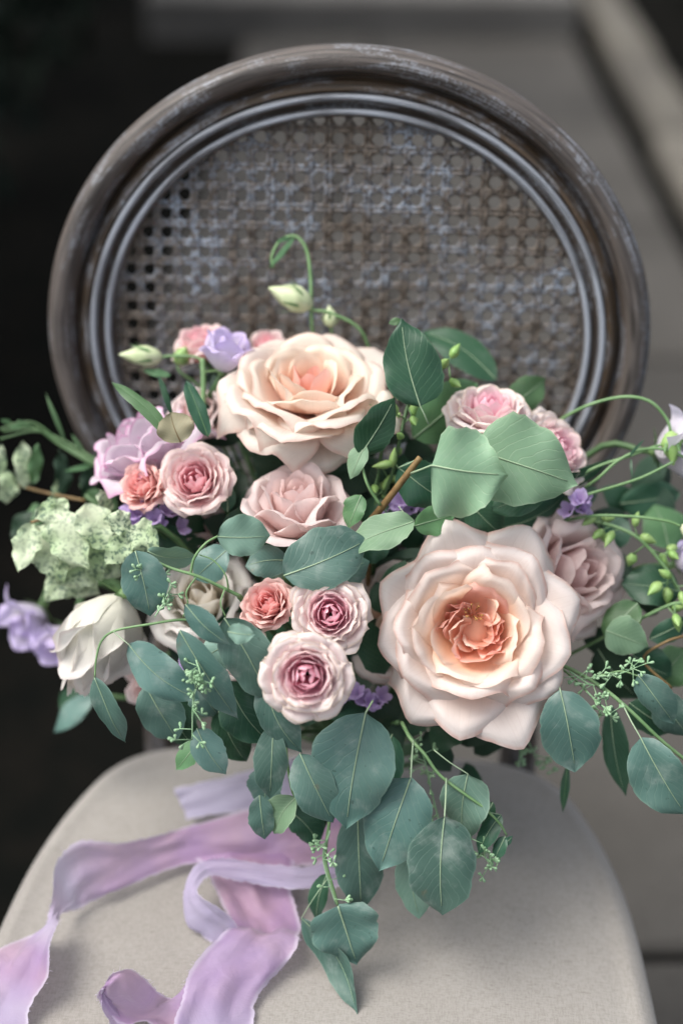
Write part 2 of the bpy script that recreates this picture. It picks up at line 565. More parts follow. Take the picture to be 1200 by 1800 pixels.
# garden path of paving slabs, running away behind the chair
path = empty('path', (0, 0, 0))
tag(path, kind='structure')
V, F = box(-.24, .80, -1.2, 4.93, -.06, -.012)
mesh('mortar_bed', V, F, M['soil'], path, smooth=False)
slab_cache = {}
rows = [-1.14, -.42, .34, 1.063, 1.78, 2.52, 3.23, 4.0, 4.92]
r2 = random.Random(3)
for i in range(len(rows) - 1):
    cuts = [(-.25 if 2 <= i <= 4 else -.36) + .03 * math.sin(i * 2.1), .10 if i % 2 else -.02, .79]
    for j in range(len(cuts) - 1):
        g = .006
        key = (i % 2, round(cuts[j + 1] - cuts[j], 3))
        V, F = box(cuts[j] + g, cuts[j + 1] - g, rows[i] + g, rows[i + 1] - g, -.05, r2.uniform(-.003, .002), .008)
        mesh('paving_slab', V, F, M['slab'], path, smooth=False)
V, F = box(-.66, .80, 4.94, 7.2, -.05, .13, .012)
tag(mesh('stone_step', V, F, M['step'], smooth=False), 'pale stone step across the far end of the path', 'step')
kerb = empty('kerb', (.94, 3, 0), 'pale worn stone kerb running along the path', 'kerb')
for i in range(9):
    y0 = -.2 + i * .8
    x0 = .855 + .012 * (y0 - 3.4) + r2.uniform(-.006, .006)
    V, F = box(x0, x0 + .135, y0 + .006, y0 + .794, -.08, .05 + r2.uniform(-.005, .005), .015)
    mesh('kerb_stone', V, F, M['kerb'], kerb, origin=(.94, 3, 0), smooth=False)


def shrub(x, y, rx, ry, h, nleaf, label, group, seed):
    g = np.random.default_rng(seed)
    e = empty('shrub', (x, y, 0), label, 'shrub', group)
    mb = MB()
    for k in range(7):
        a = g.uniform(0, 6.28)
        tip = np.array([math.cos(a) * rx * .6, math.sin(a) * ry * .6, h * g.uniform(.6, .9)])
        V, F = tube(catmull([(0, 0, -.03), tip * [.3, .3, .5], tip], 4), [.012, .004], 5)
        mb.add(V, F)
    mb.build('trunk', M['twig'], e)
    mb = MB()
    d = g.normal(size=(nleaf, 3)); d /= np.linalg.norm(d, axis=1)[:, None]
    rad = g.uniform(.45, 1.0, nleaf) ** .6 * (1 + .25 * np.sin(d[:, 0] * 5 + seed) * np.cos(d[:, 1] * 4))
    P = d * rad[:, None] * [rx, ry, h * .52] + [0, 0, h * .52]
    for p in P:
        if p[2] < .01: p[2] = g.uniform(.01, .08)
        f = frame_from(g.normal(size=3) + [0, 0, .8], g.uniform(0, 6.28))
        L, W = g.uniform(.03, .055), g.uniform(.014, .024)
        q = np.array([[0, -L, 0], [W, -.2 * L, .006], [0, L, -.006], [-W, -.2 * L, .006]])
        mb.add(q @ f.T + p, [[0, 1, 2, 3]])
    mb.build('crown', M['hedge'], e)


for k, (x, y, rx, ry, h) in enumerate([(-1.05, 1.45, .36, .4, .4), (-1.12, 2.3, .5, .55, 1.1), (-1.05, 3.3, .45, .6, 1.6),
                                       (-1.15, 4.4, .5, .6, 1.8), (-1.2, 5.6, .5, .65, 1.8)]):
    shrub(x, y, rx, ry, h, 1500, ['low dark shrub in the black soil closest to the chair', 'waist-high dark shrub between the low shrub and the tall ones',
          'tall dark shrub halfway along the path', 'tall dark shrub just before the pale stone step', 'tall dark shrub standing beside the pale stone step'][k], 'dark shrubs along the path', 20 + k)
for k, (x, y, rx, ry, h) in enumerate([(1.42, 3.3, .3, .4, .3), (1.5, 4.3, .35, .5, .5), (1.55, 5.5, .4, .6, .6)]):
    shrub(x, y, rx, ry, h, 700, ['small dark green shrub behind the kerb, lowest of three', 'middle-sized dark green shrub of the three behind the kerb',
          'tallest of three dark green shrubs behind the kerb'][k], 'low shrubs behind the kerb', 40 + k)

# ------------------------------------------------------------------ the chair
CH = (-.003, .888, 0)
chair = empty('chair', CH, 'antique wooden chair with round cane back, worn blue-white wash and beige linen seat', 'chair', rotz=R(-4))
LEAN = R(10)
MA, MBH = .2275, .2155
MC = np.array([0, .032 + .317 * math.tan(LEAN), SEAT + .317])
NB = np.array([0, -math.cos(LEAN), math.sin(LEAN)])
UB = np.array([0, math.sin(LEAN), math.cos(LEAN)])
XB = np.array([1.0, 0, 0])


def ring(name, prof, mat, parent, nseg=180, closed=True):
    """prof: (w inward from the outer edge, h towards the sitter, lime 0..1)"""
    th = np.linspace(0, 2 * math.pi, nseg, endpoint=False)
    V, U, C = [], [], []
    acc = 0
    for k, (wi, h, lime) in enumerate(prof):
        if k: acc += math.hypot(wi - prof[k - 1][0], h - prof[k - 1][1])
        A, B = MA - wi, MBH - wi
        V.append(MC + (A * np.cos(th))[:, None] * XB + (B * np.sin(th))[:, None] * UB + h * NB)
        U.append(np.stack([np.abs(th - math.pi) * .2, np.full(nseg, acc)], 1))
        C.append(np.tile([lime, 0, 0, 1], (nseg, 1)))
    m = len(prof)
    f = grid_faces(m, nseg, True)
    if closed:
        k = np.arange(nseg); k2 = (k + 1) % nseg
        f = np.vstack([f, np.stack([(m - 1) * nseg + k, (m - 1) * nseg + k2, k2, k], 1)])
    return mesh(name, np.vstack(V), f[:, ::-1].copy(), mat, parent, uv=np.vstack(U), pc=np.vstack(C))


def arc(wc, hc, rw, rh, a0, a1, n, lime0=0, lime1=None):
    lime1 = lime0 if lime1 is None else lime1
    return [(wc - rw * math.cos(a), hc + rh * math.sin(a), lime0 + (lime1 - lime0) * math.sin(max(0, min(math.pi, a))))
            for a in np.linspace(a0, a1, n)]


prof = [(.004, -.016, 0)] + arc(.0105, .000, .0105, .014, -.3, math.pi * .93, 16, .05, .18)
prof += [(.0218, -.0045, 0), (.0234, -.0045, 0)] + [(.0235 + .0085 * t, .001 + .0055 * math.sin(t * 1.9) , .0) for t in np.linspace(.08, 1, 7)]
prof += [(.0325, .0035, .1), (.049, -.001, .1), (.0505, -.004, .05), (.0505, -.016, 0)]
bf = ring('back_frame', prof, M['wood'], chair)
ring('bead', [(.0325, .001, .2)] + arc(.0357, .0038, .0028, .0040, .0, math.pi, 10, .25, 1.0) + [(.0388, .001, .2)], M['bead'], bf)
ring('bead', [(.0432, -.002, .2)] + arc(.0462, .0012, .0027, .0036, .0, math.pi, 10, .25, 1.0) + [(.0492, -.002, .2)], M['bead'], bf)

# cane: pairs of upright and level strands and two sets of diagonals, woven over and under
CA, CB = MA - .0485, MBH - .0485
PITCHC = .0142
mb = MB()


def strand(a0, b0, dx, dy, wd, base, ph):
    # line p = (a0,b0)+t(dx,dy) clipped to the ellipse
    qa = (dx / CA) ** 2 + (dy / CB) ** 2
    qb = 2 * (a0 * dx / CA ** 2 + b0 * dy / CB ** 2)
    qc = (a0 / CA) ** 2 + (b0 / CB) ** 2 - 1
    D = qb * qb - 4 * qa * qc
    if D <= 0: return
    t0, t1 = (-qb - math.sqrt(D)) / (2 * qa), (-qb + math.sqrt(D)) / (2 * qa)
    if t1 - t0 < .01: return
    n = max(4, int((t1 - t0) / (PITCHC / 4)))
    t = np.linspace(t0, t1, n)
    h = base + .0011 * np.sin(t / PITCHC * 2 * math.pi + ph)
    side = np.array([-dy, dx])
    rows_ = []
    for off, dh in ((-wd, -.0004), (-wd * .6, .0004), (wd * .6, .0004), (wd, -.0004)):
        a = a0 + dx * t + side[0] * off
        b = b0 + dy * t + side[1] * off
        rows_.append(MC + a[:, None] * XB + b[:, None] * UB + (h + dh - .006)[:, None] * NB)
    Vv = np.stack(rows_, 1).reshape(-1, 3)
    mb.add(Vv, grid_faces(n, 4))


for k in range(-14, 15):
    for q in (-1, 1):
        j = rng.normal(0, .00018)
        strand(k * PITCHC + q * .00155 + j, 0, 0, 1, .0013, 0.0018, k * math.pi)
        strand(0, k * PITCHC + q * .00155 + j, 1, 0, .0013, .0016, k * math.pi)
s2 = math.sqrt(.5)
for k in range(-30, 31):
    for sg in (1, -1):
        strand(k * PITCHC + PITCHC * .0 + PITCHC * .5, 0, s2, sg * s2, .0008, .0012 * sg, 0)
mb.build('cane_panel', M['cane'], chair, kind='stuff')

# linen seat
hw = [(.0, .0), (.10, .0), (.150, -.006), (.185, -.028), (.208, -.072), (.224, -.125), (.232, -.175), (.238, -.25), (.243, -.34),
      (.242, -.41), (.225, -.455), (.18, -.478), (.10, -.490), (0, -.493)]
right = catmull(hw, 5)
outl = np.vstack([right, (right * [-1, 1])[-2:0:-1]])
cen = np.array([0, -.25])
NO = len(outl)
V = []
layers = [(0.0, 0)] + [(r_, .0) for r_ in (.12, .25, .4, .55, .68, .78, .86, .91)]
for r_, _ in layers[1:]:
    z = SEAT + .006 * (1 - (r_ / .95) ** 2) - .004
    V.append(np.column_stack([cen + (outl - cen) * r_, np.full(NO, z - .010 * r_ ** 6)]))
for a in np.linspace(.15, math.pi / 2, 7):
    r_ = .91 + .09 * math.sin(a)
    z = SEAT - .0075 - .030 * (1 - math.cos(a))
    V.append(np.column_stack([cen + (outl - cen) * r_, np.full(NO, z)]))
for r_, z in ((1.0, SEAT - .062), (.985, SEAT - .072), (.95, SEAT - .074)):
    V.append(np.column_stack([cen + (outl - cen) * r_, np.full(NO, z)]))
nl = len(V)
V = np.vstack(V + [np.array([[0, -.25, SEAT + .002]])])
F = grid_faces(nl, NO, True).tolist() + [[nl * NO, (k + 1) % NO, k] for k in range(NO)]
F = [f[::-1] for f in F]
seat = mesh('seat_cushion', V, F, M['linen'], chair)
# fabric-covered piping at the foot of the cushion and the wooden seat rail
P = np.column_stack([cen + (outl - cen) * 1.0, np.full(NO, SEAT - .066)])
Vp, Fp = tube(np.vstack([P, P[:1]]), .004, 6, False)
mesh('piping', Vp, Fp, M['linen'], seat)
V, U = [], []
arcl = np.concatenate([[0], np.cumsum(np.linalg.norm(np.diff(outl, axis=0), axis=1))])
for r_, z in ((.90, SEAT - .071), (.965, SEAT - .071), (.97, SEAT - .08), (.965, SEAT - .125), (.95, SEAT - .135), (.9, SEAT - .135)):
    V.append(np.column_stack([cen + (outl - cen) * r_, np.full(NO, z)]))
    U.append(np.column_stack([arcl, np.full(NO, z)]))
f = np.vstack([grid_faces(6, NO, True), np.stack([5 * NO + np.arange(NO), 5 * NO + (np.arange(NO) + 1) % NO, (np.arange(NO) + 1) % NO, np.arange(NO)], 1)])
mesh('seat_rail', np.vstack(V), f[:, ::-1].copy(), M['wood'], chair, uv=np.vstack(U), pc=np.tile([.1, 0, 0, 1], (6 * NO, 1)))


def wood_tube(name, pts, rad, parent, n=12):
    P = catmull(pts, 6)
    V, F = tube(P, rad, n)
    L = np.concatenate([[0], np.cumsum(np.linalg.norm(np.diff(P, axis=0), axis=1))])
    U = np.column_stack([np.repeat(L, n), np.tile(np.arange(n) * .006, len(P))])
    return mesh(name, V, F, M['wood'], parent, uv=U, pc=np.tile([.1, 0, 0, 1], (len(V), 1)))


for s in (-1, 1):
    an = R(-57)
    p = MC + (MA - .02) * math.cos(an) * s * XB + (MBH - .02) * math.sin(an) * UB
    wood_tube('back_post', [(s * .150, .012, SEAT - .12), (s * .150, .016, SEAT + .0), (s * .142, .034, SEAT + .07), tuple(p - NB * .004)],
              [.017, .015, .013, .015], chair)
    wood_tube('leg', [(s * .155, .005, SEAT - .09), (s * .158, .02, .22), (s * .165, .075, .0)], [.019, .016, .012], chair)
    wood_tube('leg', [(s * .19, -.41, SEAT - .09), (s * .19, -.41, .33), (s * .19, -.412, .32), (s * .19, -.415, .15), (s * .19, -.415, .0)],
              [.021, .019, .023, .016, .011], chair)

# ------------------------------------------------------------------ flowers: shapes
BIND = at(640, 1335, 1.095)


def to_bind(p, axis, k=.5):
    a = np.asarray(p) - nrm(axis) * .05
    j = rng.normal(0, .006, 3)
    return [p, a, .5 * (a + BIND) + [0, .01, -.005], BIND + j]


def petal(rt, zt, th, bul, W, t, phi, cup, roll, ruf, g, nu=19, nv=18, tip=.05, rb=None, lip=.035, point=0.0):
    v = (np.linspace(0, 1, nv) ** .85)[:, None]
    u = np.linspace(-1, 1, nu)[None, :]
    u = np.sign(u) * np.abs(u) ** .85
    nick = np.interp(u, np.linspace(-1, 1, 12), g.normal(0, .009, 12))
    s = v * (nick * v ** 6 + 1 - (.26 + .17 * point) * np.abs(u) ** (2.4 - 1.05 * point) + tip * np.clip(1 - np.abs(u) * 2.0, 0, 1) + .03 * g.normal() * u)
    rb = .03 + .10 * t if rb is None else rb
    P0 = np.array([rb, .02 * (1 - t)]); P1 = np.array([bul, .28 * zt]); P3 = np.array([rt, zt])
    k = .36 * np.linalg.norm(P3 - P1)
    P2 = P3 - np.array([math.sin(th), math.cos(th)]) * k
    b = [(1 - s) ** 3, 3 * s * (1 - s) ** 2, 3 * s * s * (1 - s), s ** 3]
    r = b[0] * P0[0] + b[1] * P1[0] + b[2] * P2[0] + b[3] * P3[0]
    z = b[0] * P0[1] + b[1] * P1[1] + b[2] * P2[1] + b[3] * P3[1]
    d = [(1 - s) ** 2, 2 * s * (1 - s), s * s]
    dr = d[0] * (P1 - P0)[0] + d[1] * (P2 - P1)[0] + d[2] * (P3 - P2)[0]
    dz = d[0] * (P1 - P0)[1] + d[1] * (P2 - P1)[1] + d[2] * (P3 - P2)[1]
    ln = np.sqrt(dr * dr + dz * dz) + 1e-6
    nr, nz = -dz / ln, dr / ln
    wv = W * (.30 + .70 * np.sin(math.pi / 2 * np.minimum(v / .62, 1))) * (1 - .22 * sstep(.62, 1, v))
    Rc = np.maximum(r, .05) * (1.0 + .5 * t) + .06
    be = np.clip(u * wv / Rc, -2.4, 2.4)
    lat = Rc * np.sin(be)
    dep = Rc * (1 - np.cos(be)) * cup
    e = np.clip((np.abs(u) - .45) / .55, 0, 1) ** 1.7 * sstep(.3, .95, v)
    asym = 1 + .5 * g.normal() * np.sign(u) * .6
    dep = dep - roll * W * e * asym - roll * .35 * W * sstep(.78, 1.0, v) ** 2
    edge = np.maximum(v ** 4, np.abs(u) ** 3 * v)
    rim = np.maximum(sstep(.84, 1.0, v), sstep(.86, 1.0, np.abs(u)) * sstep(.35, .6, v))
    dep = dep - lip * W * rim ** 1.6 * np.clip(t * 1.6, .15, 1) * (.6 + .5 * np.sin(u * 2.3 + g.uniform(0, 6.28)))
    cr = g.uniform(-.6, .6); dep = dep + .05 * W * np.exp(-((u - cr - .2 * v) / .10) ** 2) * sstep(.3, .9, v) * g.choice([-1, 1])
    a1, a2, p1, p2, p3 = g.uniform(2, 4), g.uniform(5, 9), *g.uniform(0, 6.28, 3)
    dep = dep + ruf * W * edge * (np.sin(u * a1 + p1) + .5 * np.sin(u * a2 + p2 + v * 3)) + .02 * W * np.sin(v * 7 + p3) * (1 + u)
    lat = lat * (1 - .10 * roll * e)
    zz = z + nz * dep
    rr = r + nr * dep
    c, sn = math.cos(phi), math.sin(phi)
    X = rr * c - lat * sn
    Y = rr * sn + lat * c
    V = np.stack([X, Y, zz], -1).reshape(-1, 3)
    ed = np.maximum(v + 0 * u, np.abs(u) * (v > .45) + 0 * v)
    pc = np.stack([v + 0 * u, np.full((nv, nu), t), ed, np.ones((nv, nu))], -1).reshape(-1, 4)
    uv = np.stack([(u + 1) / 2 + 0 * v, v + 0 * u], -1).reshape(-1, 2)
    return V, grid_faces(nv, nu), uv, pc


ROSE = {
    'open': dict(ts=[0, .12, .28, .48, .72, 1], rt=[.16, .27, .38, .54, .77, .99], zt=[.34, .42, .48, .47, .38, .22],
                 th=[-25, -5, 22, 58, 82, 100], bu=[.14, .24, .34, .40, .42, .40], W=[.16, .24, .31, .39, .50, .57],
                 cup=[1, 1, .9, .6, .35, .2], roll=[.05, .14, .22, .26, .30, .36], ruf=.04, zc=.36, pw=.85, point=1.0),
    'bowl': dict(ts=[0, .13, .26, .44, .64, .84, 1], rt=[.06, .18, .34, .54, .78, 1.0, .80], zt=[.46, .52, .54, .50, .44, .26, -.22],
                 th=[-20, -5, 22, 52, 76, 96, 120], bu=[.12, .24, .36, .44, .48, .48, .40], W=[.18, .26, .36, .46, .54, .58, .46],
                 cup=[1, 1, .9, .6, .4, .3, .5], roll=[.05, .10, .16, .20, .22, .24, .3], ruf=.03, point=.6, zc=.4, pw=.85),
    'cup': dict(ts=[0, .2, .4, .6, .8, 1], rt=[.05, .20, .36, .54, .74, .95], zt=[.88, .94, .95, .88, .74, .48],
                th=[-22, -10, 6, 28, 58, 95], bu=[.22, .34, .46, .54, .58, .52], W=[.24, .34, .44, .53, .60, .62],
                cup=[1, 1, 1, .85, .6, .4], roll=[.03, .06, .16, .28, .36, .4], ruf=.04, zc=.8, pw=.9),
    'spray': dict(ts=[0, .2, .4, .6, .8, 1], rt=[.04, .19, .37, .56, .76, .98], zt=[.70, .73, .73, .68, .58, .38],
                  th=[-45, -22, 4, 30, 58, 86], bu=[.16, .30, .44, .54, .58, .48], W=[.12, .22, .30, .38, .46, .52],
                  cup=[1, 1, 1, .85, .6, .4], roll=[.0, .04, .10, .16, .24, .30], ruf=.03, zc=.6, pw=.8),
    'closed': dict(ts=[0, .2, .4, .6, .8, 1], rt=[.05, .14, .22, .30, .40, .56], zt=[1.25, 1.28, 1.26, 1.2, 1.1, .92],
                   th=[-28, -26, -24, -18, -4, 30], bu=[.3, .44, .58, .70, .78, .78], W=[.3, .42, .56, .70, .82, .80],
                   cup=[1, 1, 1, 1, 1, .95], roll=[.02, .03, .05, .10, .22, .34], ruf=.015, zc=.9, pw=1),
    'lisi': dict(ts=[0, .5, 1], rt=[.22, .5, .85], zt=[.95, 1.0, .85], th=[-12, 18, 60], bu=[.3, .42, .5], W=[.4, .52, .62],
                 cup=[1, .9, .6], roll=[.02, .12, .3], ruf=.11, zc=.7, pw=1),
}


def rose(kind, px, py, d, dia, axis, n, mat, label, seed, name='rose', cat='rose', group='roses of the bouquet', heart=None,
         extra=None, scale_z=1.0, loose=.0):
    """a rose head of n petals, its calyx and the stem down to the tie"""
    g = np.random.default_rng(seed)
    K = ROSE[kind]
    Rr = dia / 2 * d / FPX
    ax = camdir(*axis)
    Fm = frame_from(ax, g.uniform(0, 6.28))
    base = at(px, py, d) - ax * K['zc'] * Rr * scale_z
    e = empty(name, base, label, cat, group)
    I = lambda key, t: float(np.interp(t, K['ts'], K[key]))
    phi = g.uniform(0, 6.28)
    for i in range(n):
        t = (i / (n - 1)) ** K['pw']
        phi += 2.39996 + g.normal(0, .12)
        q = 1 + g.normal(0, .05 + loose * .05)
        tt = min(1, max(0, t + g.normal(0, .015)))
        V, F, uv, pc = petal(I('rt', tt) * q, I('zt', tt) * (1 + g.normal(0, .035 + .05 * loose)) * scale_z, R(I('th', tt) + g.normal(0, 5 + 8 * loose)),
                             I('bu', tt), I('W', tt) * (1 + g.normal(0, .08)), t, phi, I('cup', tt),
                             max(0, I('roll', tt) * (1 + g.normal(0, .35))), K['ruf'], g, tip=.05 + .05 * t, point=K.get('point', .25) * float(sstep(.3, .65, t)))
        mm = M[heart] if (heart and t < .14) else M[mat]
        mesh('petal', (V * Rr) @ Fm.T, F, mm, e, uv=uv, pc=pc)
    if extra:
        extra(e, Rr, Fm, g)
    # calyx: cup and five sepals
    mb = MB()
    th = np.linspace(0, 2 * math.pi, 12, endpoint=False)
    rings = [(.03, -.16), (.09, -.13), (.11, -.06), (.13, .0), (.10, .05)]
    V = np.vstack([np.stack([r_ * np.cos(th), r_ * np.sin(th), np.full(12, z_)], 1) for r_, z_ in rings])
    mb.add((V * Rr) @ Fm.T, grid_faces(5, 12, True))
    for k in range(5):
        a = k * 2 * math.pi / 5 + g.uniform(-.2, .2)
        s = np.linspace(0, 1, 7)[:, None]; u = np.array([-1, 0, 1])[None, :]
        L = g.uniform(.5, .75)
        dr = g.uniform(-.25, .5)
        r_ = .11 + L * (.55 + .25 * dr) * s + .03 * np.abs(u)
        z_ = -.02 + L * (.15 - dr * .6) * s ** 1.4
        lat = u * .10 * (1 - s) ** .8
        X = r_ * math.cos(a) - lat * math.sin(a); Y = r_ * math.sin(a) + lat * math.cos(a)
        mb.add((np.stack([X, Y, z_ + 0 * u], -1).reshape(-1, 3) * Rr) @ Fm.T, grid_faces(7, 3))
    mb.build('calyx', M['calyx'], e)
    sp = catmull(to_bind(base - ax * .1 * Rr, ax), 5)
    V, F = tube(sp, [.0026, .0022], 6)
    mesh('stem', V, F, M['stem_dark'], e, origin=base)
    return e


def heart_bits(e, Rr, Fm, g):
    """the loose heart of the open rose: crumpled small petals round a tuft of stamens"""
    V, F = lathe([(.30, .001), (.29, .06), (.24, .12), (.14, .16), (.02, .14)], 14)
    mesh('receptacle', (V * [1, 1, .6] * Rr) @ Fm.T, F, M['peach_heart'], e, uv=np.zeros((len(V), 2)), pc=np.tile([.2, 0, 0, 1], (len(V), 1)))
    for k in range(15):
        a = g.uniform(0, 6.28)
        r0 = g.uniform(.05, .24)
        V, F, uv, pc = petal(.10, .30, R(g.uniform(-60, 40)), .07, g.uniform(.09, .17), .05, a, 1, .1, .14, g, 11, 11, rb=.01)
        sh = np.array([math.cos(a + .9) * r0, math.sin(a + .9) * r0, g.uniform(.0, .10)])
        pc[:, 1] = .2 if k % 3 else .8
        mesh('petal', ((V + sh) * Rr) @ Fm.T, F, M['peach_heart'], e, uv=uv, pc=pc)
    mb = MB()
    for k in range(12):
        a = g.uniform(0, 6.28); r_ = g.uniform(.0, .05)
        p = np.array([.09 + math.cos(a) * r_, .10 + math.sin(a) * r_, .16])
        q = p + np.array([math.cos(a) * .04, math.sin(a) * .04, g.uniform(.10, .19)])
        V, F = tube(np.array([p, (p + q) / 2 + [0, 0, .01], q * .98 + p * .02, q]) * Rr @ Fm.T, np.array([.004, .004, .009, .009]) * Rr, 5)
        mb.add(V, F)
    mb.build('stamens', M['stamen'], e, kind='stuff')


def leaf_geo(B, T, wd, N, shape='ovate', bow=.06, fold=.12, wav=.05, tipc=.07, twist=None, g=rng, nr=19, nc=11):
    B, T = np.asarray(B, float), np.asarray(T, float)
    L = np.linalg.norm(T - B)
    a = (T - B) / L
    N = np.asarray(N, float); N = N - a * np.dot(N, a); N = nrm(N)
    S = np.cross(a, N)
    s = np.linspace(0, 1, nr)
    ex = {'ovate': (.62, .85), 'oval': (.60, .70), 'lance': (.75, .95), 'heart': (.33, .72), 'wide': (.5, .9), 'blade': (.5, .55)}[shape]
    x = np.clip(s, 1e-4, 1 - 1e-4)
    pr = x ** ex[0] * (1 - x) ** ex[1]
    m = ex[0] / (ex[0] + ex[1])
    pr = pr / (m ** ex[0] * (1 - m) ** ex[1])
    pr = pr * (1 - .38 * sstep(.80, 1, s))
    pr[0] = .02; pr[-1] = .0
    if twist is None: twist = float(np.clip(g.normal(0, .28), -.6, .6))
    jag = g.normal(0, .022, (nr, 2)); p5 = g.uniform(0, 6.28, 2)
    u = np.linspace(-1, 1, nc)
    ph, kf = g.uniform(0, 6.28), g.uniform(1.2, 2.4)
    as_ = 1 + g.normal(0, .06)
    sway = g.normal(0, .03) * L
    V = []
    for i in range(nr):
        al = twist * (s[i] - .45)
        S2 = S * math.cos(al) + N * math.sin(al); N2 = N * math.cos(al) - S * math.sin(al)
        c = B + a * L * s[i] + N * (bow * L * math.sin(math.pi * s[i]) - tipc * L * s[i] ** 3) + S * sway * math.sin(math.pi * s[i])
        for q in u:
            off = q * wd / 2 * pr[i] * (as_ if q > 0 else 2 - as_)
            h = fold * wd * .5 * abs(q) ** 1.2 * pr[i] - .06 * wd * pr[i] * q ** 4 + wav * wd * math.sin(2 * math.pi * kf * s[i] + ph + (1.2 if q > 0 else 0)) * q * q + .035 * wd * math.sin(5.5 * s[i] + p5[0]) * math.cos(2.6 * q + p5[1]) * pr[i]
            V.append(c + S2 * off * (1 + (.03 * math.sin(s[i] * 17 + ph + q) + jag[i, int(q > 0)]) * abs(q) ** 3) + N2 * h)
    uv = np.stack([np.tile((u + 1) / 2, nr), np.repeat(s, nc)], 1)
    spine = np.array(V).reshape(nr, nc, 3)[:, nc // 2] + N * wd * .004
    return np.array(V), grid_faces(nr, nc), uv, spine, N


def add_leaf(e, B, T, wd, N, mat, rib='rib', pet=None, origin=None, **k):
    V, F, uv, spine, N2 = leaf_geo(B, T, wd, N, **k)
    o = mesh('leaf', V, F, M[mat], e, origin=origin, uv=uv)
    if rib:
        pts = spine[:-2] + N2 * .00015
        if pet is not None:
            pts = np.vstack([catmull([pet, .5 * (np.asarray(pet) + spine[0]) + N2 * .0015, spine[0]], 3)[:-1], pts])
        n = len(pts)
        Vt, Ft = tube(pts, np.linspace(.00062, .00018, n) * max(.6, min(1.3, wd / .04)), 5)
        mesh('midrib', Vt, Ft, M[rib], o, origin=origin)
    return o


def leaf_px(e, org, b, t, wpx, mat, db=0.0, dt=0.0, tilt=0.0, rib='rib', pet=None, g=rng, absd=False, **k):
    """a leaf from its base and tip as seen in the photo, each with its own depth"""
    d0 = db if absd else surf(*b) + db
    d1 = dt if absd else surf(*t) + dt
    B, T = at(*b, d0), at(*t, d1)
    a = nrm(T - B)
    N = nrm(CAM - (B + T) / 2)
    S = np.cross(a, N)
    N = N * math.cos(tilt) + S * math.sin(tilt)
    wd = wpx * .5 * (d0 + d1) / FPX / max(.35, math.cos(tilt))
    p = None
    if pet is not None:
        p = at(pet[0], pet[1], pet[2] if len(pet) > 2 else (d0 if absd else surf(pet[0], pet[1]) + db))
    return add_leaf(e, B, T, wd, N, mat, rib, p, org, g=g, **k)


def stem_px(e, org, pts, r0, r1, mat='stem', name='stem', n=6):
    P = catmull([at(*p) for p in pts], 6)
    V, F = tube(P, [r0, r1], n)
    return mesh(name, V, F, M[mat], e, origin=org)


def lathe(prof, n=10):
    th = np.linspace(0, 2 * math.pi, n, endpoint=False)
    V = np.vstack([np.stack([r_ * np.cos(th), r_ * np.sin(th), np.full(n, z_)], 1) for z_, r_ in prof])
    return V, grid_faces(len(prof), n, True)


def bud_geo(base, axis, L, W, twist=.9, n=12):
    zs = np.linspace(0, 1, 12)
    rr = np.interp(zs, [0, .1, .35, .6, .85, 1], [.12, .35, .5, .4, .17, .02]) * W
    th = np.linspace(0, 2 * math.pi, n, endpoint=False)
    V = []
    for z_, r_ in zip(zs, rr):
        t2 = th + twist * z_ * 2
        q = r_ * (1 + .14 * np.cos(5 * th * 1.0) * (z_ > .15))
        V.append(np.stack([q * np.cos(t2), q * np.sin(t2), np.full(n, z_ * L)], 1))
    Fm = frame_from(axis)
    return np.vstack(V) @ Fm.T + base, grid_faces(12, n, True)


def seeds(e, org, path_pts, n, spread, g, r=.0011, depthj=.004):
    """a twig of small club-shaped seed capsules"""
    P = catmull(path_pts, 8)
    mb = MB()
    V, F = tube(P, [.0007, .0004], 5); mb.add(V, F)
    for k in range(n):
        i = g.integers(2, len(P))
        p = P[i]
        dr = nrm(g.normal(size=3))
        q = p + dr * spread * g.uniform(.4, 1.0)
        V, F = tube(np.array([p, .5 * (p + q), q]), .00035, 4); mb.add(V, F)
        for m_ in range(g.integers(2, 5)):
            d2 = nrm(dr + g.normal(0, .7, 3))
            L = g.uniform(.0035, .0055)
            V, F = lathe([(0, .0003), (L * .35, r * .55), (L * .75, r), (L * .92, r * .8), (L, r * .15)], 6)
            mb.add(V @ frame_from(d2).T + q, F)
    return mb.build('seed_cluster', M['seed'], e, origin=org, kind='stuff')


# ------------------------------------------------------------------ the roses
rose('open', 832, 1108, .930, 424, (-.06, .10, 1), 33, 'peach', 'large wide-open blush peach rose with a coral heart', 11, heart='peach_heart', extra=heart_bits, loose=.3)
rose('bowl', 545, 662, .985, 345, (.08, .88, .72), 36, 'cream', 'large cream rose with peach heart above the dusty pink rose', 5, heart='peach_heart', loose=.2)
rose('cup', 522, 862, .955, 232, (.02, .80, .62), 26, 'dusty', 'dusty pink half-open rose directly under the large cream rose', 23)
rose('cup', 1030, 1002, .985, 252, (.52, .22, .80), 26, 'dusty', 'dusty pink rose turned away beside the large peach rose', 31)
rose('cup', 232, 762, 1.005, 232, (-.50, .80, .35), 22, 'lavender', 'lavender pink rose with magenta edges behind narrow green leaves', 41)
rose('spray', 340, 838, .965, 150, (-.12, .30, 1), 48, 'pink', 'pink spray rose with pale outer petals beside the small coral rose', 51, loose=.2)
rose('spray', 243, 848, .975, 104, (-.45, .35, .85), 44, 'coral', 'small round coral rose under the lavender pink rose', 61, scale_z=1.3)
rose('spray', 466, 1056, .925, 106, (-.25, .42, .88), 44, 'coral', 'small round coral pink rose beside two pale spray roses', 71, scale_z=1.5)
rose('spray', 580, 1078, .915, 158, (-.02, .12, 1), 56, 'pinkpale', 'pale pink spray rose with deep pink heart next to the large peach rose', 81, loose=.2)
rose('spray', 538, 1190, .875, 178, (-.02, .0, 1), 56, 'pinkpale', 'pale pink spray rose with brown-tipped petals, lowest of the three clustered', 91, loose=.2)
